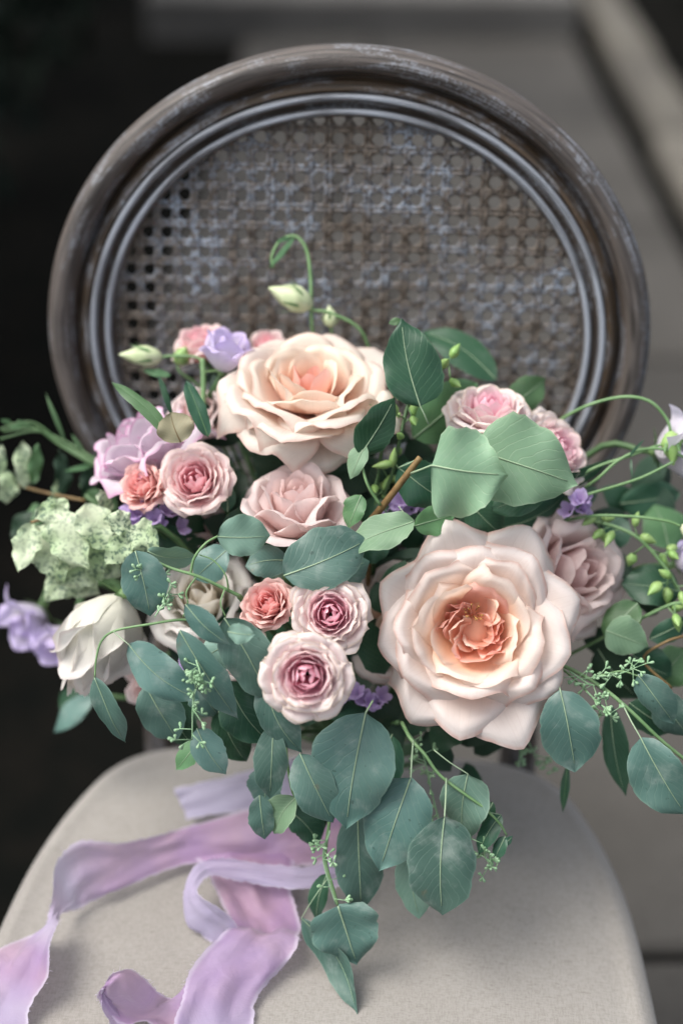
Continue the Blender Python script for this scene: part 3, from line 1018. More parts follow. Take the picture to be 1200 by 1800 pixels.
rose('closed', 158, 1165, .985, 205, (-.46, -.88, -.08), 16, 'white', 'big white rose hanging sideways under pale speckled leaves', 101, scale_z=1.45)
rose('cup', 350, 1040, .985, 215, (-.05, .45, .9), 28, 'white', 'creamy white open rose behind trailing eucalyptus tendrils', 111)
rose('cup', 350, 925, 1.01, 130, (-.2, .5, .8), 16, 'dusty', 'blush rose half hidden beneath the pink spray rose', 121)
rose('spray', 862, 708, .972, 172, (.05, .82, .58), 48, 'pinkpale', 'pink spray rose peeking over the pale green leaves', 131)
rose('spray', 990, 786, .985, 168, (.66, .34, .66), 48, 'pinkpale', 'pink spray rose facing aside at the edge of the pale green leaf', 141)
rose('cup', 345, 590, 1.045, 120, (-.3, .75, .5), 22, 'pink', 'blurred pink rose behind the lilac flower', 151)
rose('cup', 470, 598, 1.05, 84, (.1, .6, .7), 16, 'pink', 'little blurred pink rose between the lilac flower and the cream rose', 161)
rose('cup', 350, 712, 1.02, 120, (.0, .5, .8), 18, 'dusty', 'faded pink rose behind the upright narrow leaf', 171)
rose('bowl', 690, 1105, .985, 250, (-.5, .05, .8), 18, 'peach', 'blush rose almost hidden behind the large peach rose', 181)
rose('cup', 415, 1135, .985, 120, (-.1, .3, .9), 16, 'peach', 'peach rose almost hidden under eucalyptus leaves', 191)
rose('cup', 250, 1215, 1.03, 110, (-.3, -.3, .8), 14, 'dusty', 'blush rose hanging low behind the white rose', 193)


def lisi(px, py, d, dia, axis, n, mat, label, seed):
    return rose('lisi', px, py, d, dia, axis, n, mat, label, seed, 'lisianthus', 'flower', 'lisianthus flowers of the bouquet')


lisi(402, 608, 1.01, 135, (.25, .85, .4), 9, 'lilac', 'lilac lisianthus beside the large cream rose', 201)
lisi(42, 1105, 1.10, 140, (-.35, -.55, .5), 9, 'lilac', 'blurred lilac lisianthus hanging beside the white rose, outermost', 202)
lisi(100, 1140, 1.085, 130, (-.35, -.6, .6), 9, 'lilac', 'blurred violet lisianthus tucked against the white rose', 203)
lisi(1218, 788, 1.0, 190, (.8, .05, .5), 10, 'lilacpale', 'pale lilac lisianthus above the curving green stems', 204)
lisi(1215, 985, 1.0, 90, (.6, .2, .6), 8, 'lilac', 'small lilac lisianthus beyond the green bud spray', 205)


def tail(p):
    return [p * .85 + BIND * .15 + np.array([0, .008, 0]), p * .5 + BIND * .5 + np.array([0, .012, 0]), BIND]


def lisi_bud(px, py, d, axis, L, W, stem_pts, label, seed, mat='bud'):
    b = at(px, py, d)
    e = empty('lisianthus_bud', b, label, 'flower bud', 'lisianthus buds of the bouquet')
    ax = camdir(*axis)
    V, F = bud_geo(np.zeros(3), ax, L, W)
    mesh('bud', V, F, M[mat], e)
    g = np.random.default_rng(seed)
    for k in range(5):
        f_ = frame_from(ax, k * 1.2566)
        T = (np.array([.55 * W, 0, L * g.uniform(.55, .8)])) @ f_.T
        B = np.array([.12 * W, 0, 0]) @ f_.T
        V, F, uv, sp, N2 = leaf_geo(B, T, .0026, f_[:, 0], 'lance', .08, 0, 0, -.1, g=g, nr=7, nc=3)
        mesh('sepal', V, F, M['stem'], e, uv=uv)
    P = catmull([b] + [at(*p) for p in stem_pts] + tail(at(*stem_pts[-1])), 6)
    V, F = tube(P, [.0011, .0012, .0014], 6)
    mesh('stem', V, F, M['stem'], e, origin=b)
    return e


lisi_bud(548, 538, 1.03, (-.85, .35, .1), .034, .020, [(552, 545, 1.03), (585, 552, 1.03), (640, 590, 1.035), (660, 700, 1.06)], 'pale green bud on a thin stem above the cream rose', 1)
lisi_bud(285, 628, 1.03, (-.98, .05, .1), .031, .016, [(300, 626, 1.03), (345, 628, 1.03), (360, 650, 1.03), (358, 720, 1.05)], 'slim pale green bud pointing away under the blurred pink rose', 2)
lisi_bud(312, 640, 1.04, (.3, .5, .3), .016, .012, [(318, 655, 1.04), (360, 690, 1.05)], 'small rounded green bud under the blurred pink rose', 3, 'budgreen')
lisi_bud(582, 575, 1.035, (-.1, .95, .1), .016, .012, [(584, 590, 1.04), (600, 650, 1.06)], 'tiny green bud just above the petals of the cream rose', 4)
lisi_bud(1178, 758, .985, (.05, -.98, .1), .024, .014, [(1170, 735, .985), (1140, 705, .985), (1090, 698, .99), (1020, 718, 1.0), (960, 760, 1.02)], 'green bud nodding from an arched stem by the pale lilac flower', 5, 'budgreen')
lisi_bud(1196, 925, .975, (.9, -.45, .1), .03, .014, [(1170, 916, .975), (1110, 908, .975), (1030, 908, .985), (960, 930, 1.02)], 'pale bud on a straight stem over the green bud spray', 6)

# arching green stems on the far side of the pink spray rose
def stem_thing(name, label, pts, r=.0016, mat='stem', group='loose stems of the bouquet'):
    b = at(*pts[-1])
    e = empty(name, b, label, 'stem', group)
    P = catmull([at(*p) for p in pts] + tail(at(*pts[-1])), 7)
    V, F = tube(P, [r * .8, r, r * 1.1], 6)
    mesh('stalk', V, F, M[mat], e, origin=b)
    return e, b


e, b = stem_thing('curved_stem', 'curved green stem with a drooping tip above the cream rose',
                  [(480, 470, 1.03), (478, 450, 1.03), (492, 424, 1.03), (518, 415, 1.03), (538, 438, 1.03), (546, 490, 1.03), (548, 570, 1.035), (560, 640, 1.06)], .0014)
leaf_px(e, b, (518, 415), (472, 472), 10, 'green', 1.03, 1.025, rib=None, absd=True, shape='lance')
leaf_px(e, b, (510, 418), (485, 425), 8, 'green', 1.03, 1.025, rib=None, absd=True, shape='lance')
for k, (pts, lab) in enumerate([
    ([(1215, 772, .985), (1160, 782, .985), (1110, 800, .985), (1045, 822, .99), (1000, 850, 1.0), (930, 900, 1.03)], 'upper green stem of the pale lilac flower'),
    ([(1215, 812, .98), (1175, 792, .98), (1130, 790, .98), (1085, 810, .98), (1045, 845, .985), (985, 885, 1.02)], 'arched middle green stem below the pale lilac flower'),
    ([(1182, 812, .975), (1130, 838, .975), (1080, 855, .975), (1030, 870, .98), (965, 895, 1.02)], 'straight lowest green stem below the pale lilac flower')]):
    e, b = stem_thing('green_stem', lab, pts, .0012)
    if k == 1:
        for (p, q) in (((1105, 800), (1132, 772)), ((1108, 806), (1110, 840)), ((1105, 803), (1120, 782))):
            leaf_px(e, b, p, q, 5, 'dark', .98, .975, rib=None, absd=True, shape='lance')
e, b = stem_thing('arching_stems', 'blurred arching green stems beside the lavender pink rose',
                  [(0, 755, 1.06), (40, 742, 1.06), (70, 748, 1.06), (110, 780, 1.06), (160, 812, 1.05), (230, 860, 1.05)], .0011, 'stem_dark')
for q in range(3):
    P = catmull([at(0 + 6 * q, 772 - 14 * q, 1.06), at(60, 758 - 4 * q, 1.06), at(105, 770 + 6 * q, 1.06), at(165, 806 + 6 * q, 1.05), at(225, 850, 1.05)], 6)
    V, F = tube(P, [.0009, .0012], 5)
    mesh('stalk', V, F, M['stem_dark'], e, origin=b)
for (p, q, wd) in (((20, 742), (2, 738), 9), ((45, 746), (15, 752), 9), ((60, 750), (30, 738), 10), ((115, 775), (80, 690), 8), ((172, 812), (112, 828), 10), ((150, 800), (125, 762), 9)):
    leaf_px(e, b, p, q, wd, 'green', 1.055, 1.05, rib=None, absd=True, shape='lance')

# ------------------------------------------------------------------ leaves
def sprig(name, label, org_px, group='eucalyptus sprigs of the bouquet', cat='foliage'):
    b = at(*org_px)
    return empty(name, b, label, cat, group), b


G = np.random.default_rng(99)


def root_stem(e, b, first, r=.0018, mat='stem_dark'):
    P = catmull([at(*first), .5 * (at(*first) + BIND) + np.array([0, .015, 0]), BIND], 6)
    V, F = tube(P, [r, r * 1.2], 6)
    mesh('stem', V, F, M[mat], e, origin=b)


# hanging sprig with the biggest leaf
e, b = sprig('eucalyptus_sprig', 'eucalyptus sprig with one big blue-green leaf and a tip trailing onto the seat', (600, 1300, .97))
root_stem(e, b, (600, 1300, .97))
stem_px(e, b, [(600, 1300, .97), (585, 1390, .965), (578, 1450, .955), (572, 1510, .955), (585, 1560, .955), (594, 1592, .955)], .0014, .0009)
leaf_px(e, b, (643, 1252), (606, 1461), 148, 'euc', .915, .925, .1, absd=True, pet=(655, 1232, .93), shape='ovate', bow=.04, g=G)
leaf_px(e, b, (628, 1425), (634, 1602), 90, 'euc', .955, .965, -.2, absd=True, shape='oval', g=G, tipc=.0)
leaf_px(e, b, (594, 1592), (628, 1698), 122, 'euc', .945, .955, .15, absd=True, shape='heart', bow=.03, g=G)
leaf_px(e, b, (530, 1614), (620, 1790), 46, 'euc', .962, .940, .75, absd=True, pet=(575, 1545, .955), shape='lance', bow=-.14, g=G, fold=.5, twist=.2)
leaf_px(e, b, (575, 1535), (552, 1622), 34, 'dark', .965, .975, .4, absd=True, shape='lance', g=G)
seeds(e, b, [at(580, 1460, .95), at(568, 1510, .948), at(590, 1590, .95)], 12, .011, G)

# sprig below the large peach rose
e, b = sprig('eucalyptus_sprig', 'eucalyptus sprig below the large peach rose, three round leaves and seeds at its tip', (700, 1270, .97))
root_stem(e, b, (700, 1270, .97))
stem_px(e, b, [(706, 1270, .955), (722, 1300, .94), (745, 1325, .935), (772, 1362, .935), (815, 1395, .935), (850, 1420, .935), (878, 1448, .94), (890, 1468, .945)], .0014, .0007)
leaf_px(e, b, (722, 1366), (664, 1534), 122, 'euc', .925, .935, .1, absd=True, pet=(726, 1302, .938), shape='ovate', bow=.05, g=G)
leaf_px(e, b, (781, 1434), (778, 1614), 120, 'euc', .915, .92, -.1, absd=True, pet=(784, 1368, .934), shape='oval', bow=.05, g=G)
leaf_px(e, b, (822, 1360), (812, 1484), 84, 'eucpale', .935, .95, .3, absd=True, pet=(762, 1318, .936), shape='wide', g=G)
leaf_px(e, b, (716, 1500), (735, 1618), 62, 'eucpale', .955, .96, .3, absd=True, shape='oval', g=G)
leaf_px(e, b, (880, 1432), (838, 1502), 34, 'dark', .945, .945, .3, absd=True, pet=(860, 1428, .937), shape='oval', g=G)
leaf_px(e, b, (866, 1410), (846, 1452), 28, 'dark', .955, .955, .3, absd=True, shape='oval', g=G)
leaf_px(e, b, (888, 1470), (868, 1512), 24, 'dark', .945, .945, .3, absd=True, shape='oval', g=G)
leaf_px(e, b, (880, 1486), (901, 1470), 14, 'dark', .945, .945, .3, absd=True, shape='lance', g=G)
seeds(e, b, [at(850, 1470, .945), at(852, 1505, .945), at(872, 1532, .945)], 11, .011, G)
seeds(e, b, [at(715, 1285, .96), at(740, 1320, .965), at(755, 1370, .97)], 10, .012, G)
seeds(e, b, [at(760, 1400, .975), at(770, 1440, .975), at(775, 1470, .975)], 8, .01, G)

# cluster left of it
e, b = sprig('eucalyptus_sprig', 'eucalyptus sprig with paired small blue-green leaves under the lowest pale spray rose', (500, 1290, .97))
root_stem(e, b, (500, 1290, .97))
stem_px(e, b, [(500, 1290, .96), (505, 1340, .95), (512, 1385, .95), (520, 1405, .95)], .0012, .0008)
leaf_px(e, b, (480, 1276), (473, 1406), 60, 'euc', .925, .93, .1, absd=True, shape='oval', g=G)
leaf_px(e, b, (527, 1324), (586, 1449), 76, 'euc', .92, .925, .1, absd=True, shape='oval', g=G)
leaf_px(e, b, (470, 1350), (462, 1420), 64, 'euc', .955, .96, .4, absd=True, shape='oval', g=G)
leaf_px(e, b, (456, 1398), (466, 1478), 46, 'euc', .94, .945, .0, absd=True, shape='oval', g=G)
leaf_px(e, b, (520, 1402), (478, 1466), 54, 'sage', .94, .945, .5, absd=True, shape='ovate', fold=.6, g=G)
leaf_px(e, b, (500, 1420), (560, 1488), 60, 'dark', .97, .975, .2, absd=True, shape='oval', g=G)
leaf_px(e, b, (540, 1370), (548, 1480), 60, 'dark', .975, .98, .2, absd=True, shape='oval', g=G)
leaf_px(e, b, (690, 1290), (652, 1424), 84, 'dark', .96, .965, .3, absd=True, shape='ovate', g=G)

# trailing tendril sprig over the creamy white rose
e, b = sprig('eucalyptus_sprig', 'eucalyptus sprig with curling tendrils crossing the creamy white rose', (420, 1048, .935))
root_stem(e, b, (420, 1048, .935))
stem_px(e, b, [(422, 1048, .93), (385, 1030, .925), (345, 1012, .92), (305, 1000, .92), (270, 985, .92), (240, 970, .925)], .0014, .0008)
stem_px(e, b, [(335, 1008, .92), (342, 980, .918), (362, 955, .918), (384, 942, .92)], .0009, .0008)
stem_px(e, b, [(402, 1038, .925), (396, 1010, .92), (375, 985, .92), (350, 975, .92)], .0006, .0004)
stem_px(e, b, [(345, 1014, .92), (328, 1040, .915), (330, 1060, .915), (322, 1085, .915)], .0006, .0004)
stem_px(e, b, [(395, 1036, .925), (388, 1060, .92), (397, 1085, .92)], .0006, .0004)
leaf_px(e, b, (238, 968), (264, 1085), 82, 'euc', .915, .92, .1, absd=True, shape='oval', g=G)
leaf_px(e, b, (382, 943), (476, 942), 74, 'eucpale', .91, .915, .1, absd=True, shape='oval', g=G)
leaf_px(e, b, (260, 968), (348, 980), 40, 'eucpale', .945, .945, .9, absd=True, shape='lance', g=G)
leaf_px(e, b, (400, 965), (338, 1018), 60, 'euc', .955, .96, .3, absd=True, shape='oval', g=G)
leaf_px(e, b, (506, 985), (430, 995), 58, 'euc', .945, .945, .1, absd=True, shape='oval', g=G)
seeds(e, b, [at(300, 1010, .918), at(265, 1005, .916), at(250, 1003, .916)], 4, .006, G)
seeds(e, b, [at(302, 1030, .918), at(288, 1060, .916), at(272, 1085, .916)], 8, .008, G)

# arching sprig over the white rose
e, b = sprig('eucalyptus_sprig', 'arching eucalyptus sprig with one slim leaf hanging before the white rose', (350, 1092, .93))
root_stem(e, b, (350, 1092, .93))
stem_px(e, b, [(352, 1090, .925), (310, 1090, .92), (265, 1097, .92), (205, 1108, .922), (180, 1125, .925), (170, 1155, .925), (167, 1190, .925)], .0011, .0006)
leaf_px(e, b, (226, 1132), (350, 1232), 72, 'euc', .905, .905, .15, absd=True, pet=(200, 1110, .922), shape='oval', g=G, tipc=.1)
leaf_px(e, b, (166, 1190), (217, 1310), 42, 'euc', .925, .94, .7, absd=True, shape='lance', bow=.08, g=G)
seeds(e, b, [at(345, 1160, .905), at(352, 1190, .9), at(340, 1230, .9), at(338, 1300, .905)], 22, .012, G)

# dense leaves between white and spray roses
e, b = sprig('eucalyptus_sprig', 'dense bunch of long eucalyptus leaves between the creamy white and spray roses', (410, 1120, .95))
root_stem(e, b, (410, 1120, .95))
leaf_px(e, b, (316, 1108), (416, 1272), 62, 'euc', .905, .925, .5, absd=True, shape='lance', g=G)
leaf_px(e, b, (326, 1062), (402, 1137), 44, 'euc', .895, .895, .5, absd=True, shape='lance', g=G)
leaf_px(e, b, (394, 1086), (474, 1236), 88, 'euc', .905, .915, .15, absd=True, shape='oval', g=G)
leaf_px(e, b, (446, 1112), (342, 1165), 70, 'eucpale', .92, .92, .3, absd=True, shape='ovate', g=G)
leaf_px(e, b, (400, 1110), (448, 1116), 36, 'eucpale', .89, .885, .3, absd=True, shape='ovate', g=G)
leaf_px(e, b, (256, 1205), (312, 1304), 78, 'euc', .945, .955, .2, absd=True, shape='oval', g=G)
leaf_px(e, b, (346, 1280), (397, 1364), 58, 'euc', .93, .935, .2, absd=True, shape='ovate', g=G)
leaf_px(e, b, (350, 1300), (306, 1354), 36, 'green', .945, .95, .4, absd=True, shape='lance', g=G)
leaf_px(e, b, (462, 1190), (529, 1328), 62, 'euc', .915, .925, .4, absd=True, shape='lance', g=G)
leaf_px(e, b, (400, 1196), (474, 1308), 84, 'dark', .94, .95, .2, absd=True, shape='oval', g=G)
leaf_px(e, b, (384, 1250), (432, 1342), 62, 'dark', .955, .965, .3, absd=True, shape='oval', g=G)
leaf_px(e, b, (345, 1195), (384, 1260), 56, 'euc', .945, .955, .2, absd=True, shape='oval', g=G)
leaf_px(e, b, (300, 1215), (345, 1320), 60, 'dark', .96, .965, .2, absd=True, shape='oval', g=G)

# right sprig
e, b = sprig('eucalyptus_sprig', 'eucalyptus sprig with seeds and wide leaves hanging beside the seat edge', (965, 1160, .97))
root_stem(e, b, (965, 1160, .97))
stem_px(e, b, [(968, 1162, .965), (1010, 1180, .955), (1060, 1210, .945), (1110, 1252, .94), (1160, 1300, .94), (1215, 1345, .945)], .0014, .0012)
stem_px(e, b, [(975, 1165, .96), (1010, 1195, .95), (1040, 1225, .945), (1065, 1250, .945)], .0008, .0005)
stem_px(e, b, [(1045, 1190, .95), (1090, 1180, .945), (1125, 1190, .94)], .0008, .0006)
leaf_px(e, b, (984, 1214), (1012, 1360), 106, 'euc', .93, .94, -.1, absd=True, pet=(970, 1165, .955), shape='oval', g=G)
leaf_px(e, b, (1126, 1298), (1206, 1438), 98, 'euc', .925, .93, .25, absd=True, pet=(1092, 1235, .94), shape='oval', g=G)
leaf_px(e, b, (1120, 1186), (1184, 1276), 58, 'euc', .935, .945, .3, absd=True, shape='ovate', g=G)
leaf_px(e, b, (1072, 1240), (1096, 1404), 46, 'dark', .985, .99, .3, absd=True, shape='lance', g=G)
leaf_px(e, b, (997, 1345), (986, 1430), 16, 'dark', .985, .99, .3, absd=True, shape='lance', g=G, rib='rib_dark')
leaf_px(e, b, (1160, 1215), (1215, 1300), 66, 'euc', .965, .97, .3, absd=True, shape='oval', g=G)
leaf_px(e, b, (1105, 1235), (1180, 1290), 60, 'dark', .975, .98, .3, absd=True, shape='oval', g=G)
seeds(e, b, [at(1040, 1190, .945), at(1085, 1185, .94), at(1120, 1172, .94)], 13, .011, G)
seeds(e, b, [at(1030, 1215, .945), at(1060, 1245, .94), at(1075, 1260, .94)], 11, .011, G)
seeds(e, b, [at(1000, 1180, .95), at(1030, 1200, .945), at(1045, 1205, .945)], 8, .01, G)
seeds(e, b, [at(900, 1270, 1.02), at(925, 1300, 1.02), at(945, 1340, 1.02)], 16, .014, G)
seeds(e, b, [at(880, 1275, 1.02), at(900, 1300, 1.02), at(915, 1310, 1.02)], 12, .013, G)

# centre leaves
e, b = sprig('eucalyptus_sprig', 'wide blue-green eucalyptus leaf lying below the dusty pink rose', (500, 1012, .945))
root_stem(e, b, (500, 1012, .945))
leaf_px(e, b, (498, 1012), (648, 946), 108, 'euc', .92, .925, -.1, absd=True, shape='oval', g=G)
leaf_px(e, b, (560, 1030), (650, 985), 70, 'euc', .945, .95, -.1, absd=True, shape='oval', g=G)

# green branch with heart-shaped leaves
e, b = sprig('leafy_branch', 'brown branch with big green heart-shaped leaves above the large peach rose', (650, 918, .97), 'leafy branches of the bouquet')
root_stem(e, b, (650, 918, .97), mat='stem_brown')
stem_px(e, b, [(648, 920, .965), (680, 880, .95), (712, 838, .94), (738, 804, .935)], .0026, .0020, 'stem_brown')
leaf_px(e, b, (738, 714), (704, 560), 104, 'dark', .945, .95, .15, absd=True, pet=(752, 745, .95), shape='wide', g=G, tipc=-.05, rib='rib')
leaf_px(e, b, (706, 566), (682, 568), 14, 'green', .95, .95, .3, absd=True, rib=None, shape='lance', g=G)
leaf_px(e, b, (632, 800), (696, 700), 64, 'dark', .945, .945, .35, absd=True, shape='ovate', g=G)
leaf_px(e, b, (640, 780), (614, 842), 34, 'sage', .945, .945, .4, absd=True, shape='ovate', g=G)
stem_px(e, b, [(632, 800, .945), (645, 850, .945), (668, 888, .95)], .0009, .0011, 'stem')
leaf_px(e, b, (726, 770), (842, 672), 90, 'green', 1.0, 1.02, .3, absd=True, shape='oval', g=G)
leaf_px(e, b, (758, 818), (890, 836), 168, 'sage', .915, .905, .15, absd=True, pet=(722, 832, .935), shape='heart', g=G, bow=.05, fold=-.12, wav=.13)
leaf_px(e, b, (832, 790), (1018, 852), 160, 'sage', .935, .935, -.1, absd=True, shape='wide', g=G, fold=.08)
leaf_px(e, b, (700, 822), (786, 884), 84, 'dark', .95, .955, .2, absd=True, pet=(735, 806, .938), shape='oval', g=G)
leaf_px(e, b, (728, 924), (800, 904), 54, 'green', .94, .945, .2, absd=True, pet=(700, 890, .945), shape='oval', g=G)
leaf_px(e, b, (728, 916), (598, 966), 62, 'sage', .93, .93, .5, absd=True, shape='ovate', g=G, fold=.3, wav=.08)
leaf_px(e, b, (960, 862), (862, 896), 60, 'dark', .955, .96, .2, absd=True, shape='oval', g=G)
leaf_px(e, b, (820, 880), (880, 940), 66, 'dark', .97, .975, .2, absd=True, shape='oval', g=G)
leaf_px(e, b, (620, 960), (690, 950), 60, 'dark', .97, .97, .2, absd=True, shape='oval', g=G)
leaf_px(e, b, (635, 870), (610, 930), 40, 'green', .945, .945, .4, absd=True, shape='ovate', g=G)

# blurred leaves near the cane and at the outer side
e, b = sprig('leafy_branch', 'blurred dark green leaves standing against the cane back', (800, 720, 1.02), 'leafy branches of the bouquet')
root_stem(e, b, (800, 720, 1.02))
leaf_px(e, b, (872, 668), (738, 576), 62, 'dark', 1.04, 1.05, .5, absd=True, shape='lance', g=G)
leaf_px(e, b, (895, 712), (962, 664), 60, 'green', 1.02, 1.03, .3, absd=True, shape='wide', g=G)
leaf_px(e, b, (930, 862), (1075, 812), 34, 'dark', .99, .995, .6, absd=True, shape='lance', g=G)
leaf_px(e, b, (870, 930), (1000, 870), 40, 'dark', 1.0, 1.0, .6, absd=True, shape='lance', g=G)
e, b = sprig('leafy_branch', 'blurred round green leaves around the green bud spray', (1090, 980, 1.03), 'leafy branches of the bouquet')
root_stem(e, b, (1090, 980, 1.03))
leaf_px(e, b, (1090, 885), (1198, 868), 62, 'dark', 1.05, 1.06, .3, absd=True, shape='oval', g=G)
leaf_px(e, b, (1175, 965), (1150, 885), 74, 'green', 1.04, 1.05, .3, absd=True, shape='oval', g=G)
leaf_px(e, b, (1195, 1040), (1092, 1024), 74, 'dark', 1.0, 1.0, .3, absd=True, shape='oval', g=G)
leaf_px(e, b, (1064, 1108), (1140, 1138), 70, 'sage', .975, .975, .1, absd=True, shape='wide', g=G)
leaf_px(e, b, (1120, 1060), (1062, 1130), 60, 'green', .985, .985, .4, absd=True, shape='oval', g=G)
leaf_px(e, b, (1140, 1124), (1215, 1086), 40, 'dark', .99, .99, .3, absd=True, shape='lance', g=G)
leaf_px(e, b, (1110, 1150), (1180, 1190), 70, 'dark', 1.0, 1.0, .3, absd=True, shape='oval', g=G)
leaf_px(e, b, (1150, 1200), (1205, 1140), 70, 'green', 1.01, 1.01, .3, absd=True, shape='oval', g=G)
leaf_px(e, b, (1050, 1140), (1120, 1230), 80, 'fill', 1.01, 1.01, .3, absd=True, shape='oval', g=G)
stem_px(e, b, [(1215, 1115, .98), (1170, 1128, .98), (1130, 1160, .985), (1180, 1210, .985)], .001, .001, 'stem_brown')

# narrow leaves by the lavender pink rose
e, b = sprig('narrow_leaf_sprig', 'three narrow dark green blades and a dry leaf before the lavender pink rose', (330, 790, .98), 'leafy branches of the bouquet')
root_stem(e, b, (330, 790, .98))
leaf_px(e, b, (308, 776), (196, 666), 25, 'green', .955, .965, .4, absd=True, shape='blade', g=G, rib='rib_dark')
leaf_px(e, b, (366, 768), (328, 666), 30, 'dark', .965, .97, .3, absd=True, shape='blade', g=G, rib='rib_dark')
leaf_px(e, b, (302, 730), (280, 658), 11, 'dark', .975, .98, .3, absd=True, shape='blade', g=G, rib=None)
leaf_px(e, b, (318, 778), (300, 724), 66, 'dry', .95, .95, .1, absd=True, shape='oval', g=G, rib='stem_brown', fold=.3)
stem_px(e, b, [(356, 630, 1.02), (358, 670, 1.02), (356, 720, 1.02), (350, 780, 1.02)], .0022, .0022, 'stem')
leaf_px(e, b, (300, 660), (250, 650), 14, 'green', 1.03, 1.03, .3, absd=True, shape='lance', g=G, rib=None)
leaf_px(e, b, (400, 900), (395, 845), 30, 'dark', .975, .975, .3, absd=True, shape='oval', g=G)
leaf_px(e, b, (390, 950), (440, 890), 50, 'dark', .985, .985, .3, absd=True, shape='oval', g=G)
leaf_px(e, b, (270, 930), (330, 960), 50, 'dark', .995, .995, .3, absd=True, shape='oval', g=G)

# slim blurred foliage at the outer left
e, b = sprig('variegated_sprig', 'blurred sprig of small wavy variegated leaves beyond the pale speckled ones', (150, 870, 1.05), 'leafy branches of the bouquet')
root_stem(e, b, (150, 870, 1.05))
stem_px(e, b, [(-10, 840, 1.07), (40, 855, 1.07), (90, 868, 1.06), (150, 880, 1.05)], .001, .0012, 'stem_brown')
for (p, q, wd, mt) in (((45, 858), (42, 775), 34, 'speckle'), ((58, 850), (70, 780), 24, 'green'), ((12, 885), (14, 825), 34, 'speckle'), ((0, 840), (4, 780), 16, 'speckle'),
                       ((110, 870), (105, 790), 30, 'fill'), ((95, 880), (112, 830), 20, 'speckle'), ((60, 900), (20, 950), 44, 'fill'), ((80, 900), (45, 910), 40, 'green'),
                       ((150, 880), (170, 800), 34, 'fill'), ((185, 900), (155, 850), 20, 'green'), ((200, 900), (198, 845), 16, 'green'), ((180, 890), (140, 850), 12, 'green')):
    leaf_px(e, b, p, q, wd, mt, 1.06, 1.06, .4, absd=True, shape='oval', g=G, rib=None, wav=.14)

# pale speckled crinkled leaves
e, b = sprig('speckled_leaf_sprig', 'cluster of crinkled pale green leaves speckled dark above the white rose', (170, 960, 1.02), 'leafy branches of the bouquet')
root_stem(e, b, (170, 960, 1.02))


def crinkle(b0, t0, wpx, d, tilt, seed):
    g = np.random.default_rng(seed)
    B, T = at(*b0, d + .004), at(*t0, d - .004)
    a = nrm(T - B); N = nrm(CAM - B); S = np.cross(a, N)
    N = N * math.cos(tilt) + S * math.sin(tilt)
    wd = wpx * 1.15 * d / FPX
    T = T + (T - B) * .3
    V, F, uv, sp, N2 = leaf_geo(B, T, wd, N, 'ovate', .02, .22, .0, .06, twist=g.uniform(-.7, .7), g=g, nr=25, nc=17)
    V = V.reshape(25, 17, 3)
    u = np.linspace(-1, 1, 17)[None, :]; s = np.linspace(0, 1, 25)[:, None]
    S = np.cross(a, N2)
    p1, p2, p3 = g.uniform(0, 6.28, 3)
    h = wd * (.11 * np.abs(u) ** 2 * np.sin(s * 16 + p1 + np.sign(u)) + .03 * np.abs(u) * np.sin(s * 21 + p2) + .03 * np.sin(u * 4 + s * 6 + p3))
    V = V + h[..., None] * N2 + (wd * .03 * np.sign(u) * np.abs(u) ** 3 * np.sin(s * 26 + p3) * np.sin(s * math.pi))[..., None] * S
    mesh('leaf', V.reshape(-1, 3), F, M['speckle'], e, origin=b, uv=uv)


for k, (p, q, wd, d, tl) in enumerate([((90, 890), (140, 975), 62, .985, .2), ((150, 885), (185, 950), 60, .985, -.3), ((120, 882), (72, 905), 40, .99, .4),
                                       ((60, 920), (38, 985), 44, .99, .3), ((62, 925), (100, 1000), 66, 1.0, .0), ((185, 955), (120, 1010), 80, 1.01, .2),
                                       ((230, 925), (268, 955), 50, .965, .2), ((232, 930), (196, 915), 40, .965, .3), ((225, 940), (195, 980), 42, .965, .1),
                                       ((150, 990), (95, 1040), 60, 1.02, .3), ((160, 960), (200, 1000), 70, 1.01, .3), ((150, 920), (175, 985), 56, .995, .2),
                                       ((190, 900), (180, 870), 30, 1.0, .5), ((115, 990), (160, 1030), 70, 1.025, .1), ((130, 950), (110, 990), 50, .995, -.4)]):
    crinkle(p, q, wd, d, tl, 300 + k)
stem_px(e, b, [(55, 918, .99), (85, 914, .99), (130, 935, 1.0), (170, 960, 1.02)], .0012, .0014, 'stem_brown')

# hanging blurred leaf under the lilac flowers
e, b = sprig('trailing_leaf', 'blurred pale green leaf trailing low behind the white rose', (170, 1220, 1.09), 'leafy branches of the bouquet')
root_stem(e, b, (170, 1220, 1.09))
leaf_px(e, b, (165, 1225), (92, 1287), 40, 'euc', 1.09, 1.1, .5, absd=True, shape='lance', g=G, rib=None)
leaf_px(e, b, (120, 1205), (150, 1260), 60, 'dark', 1.1, 1.1, .3, absd=True, shape='oval', g=G, rib=None)

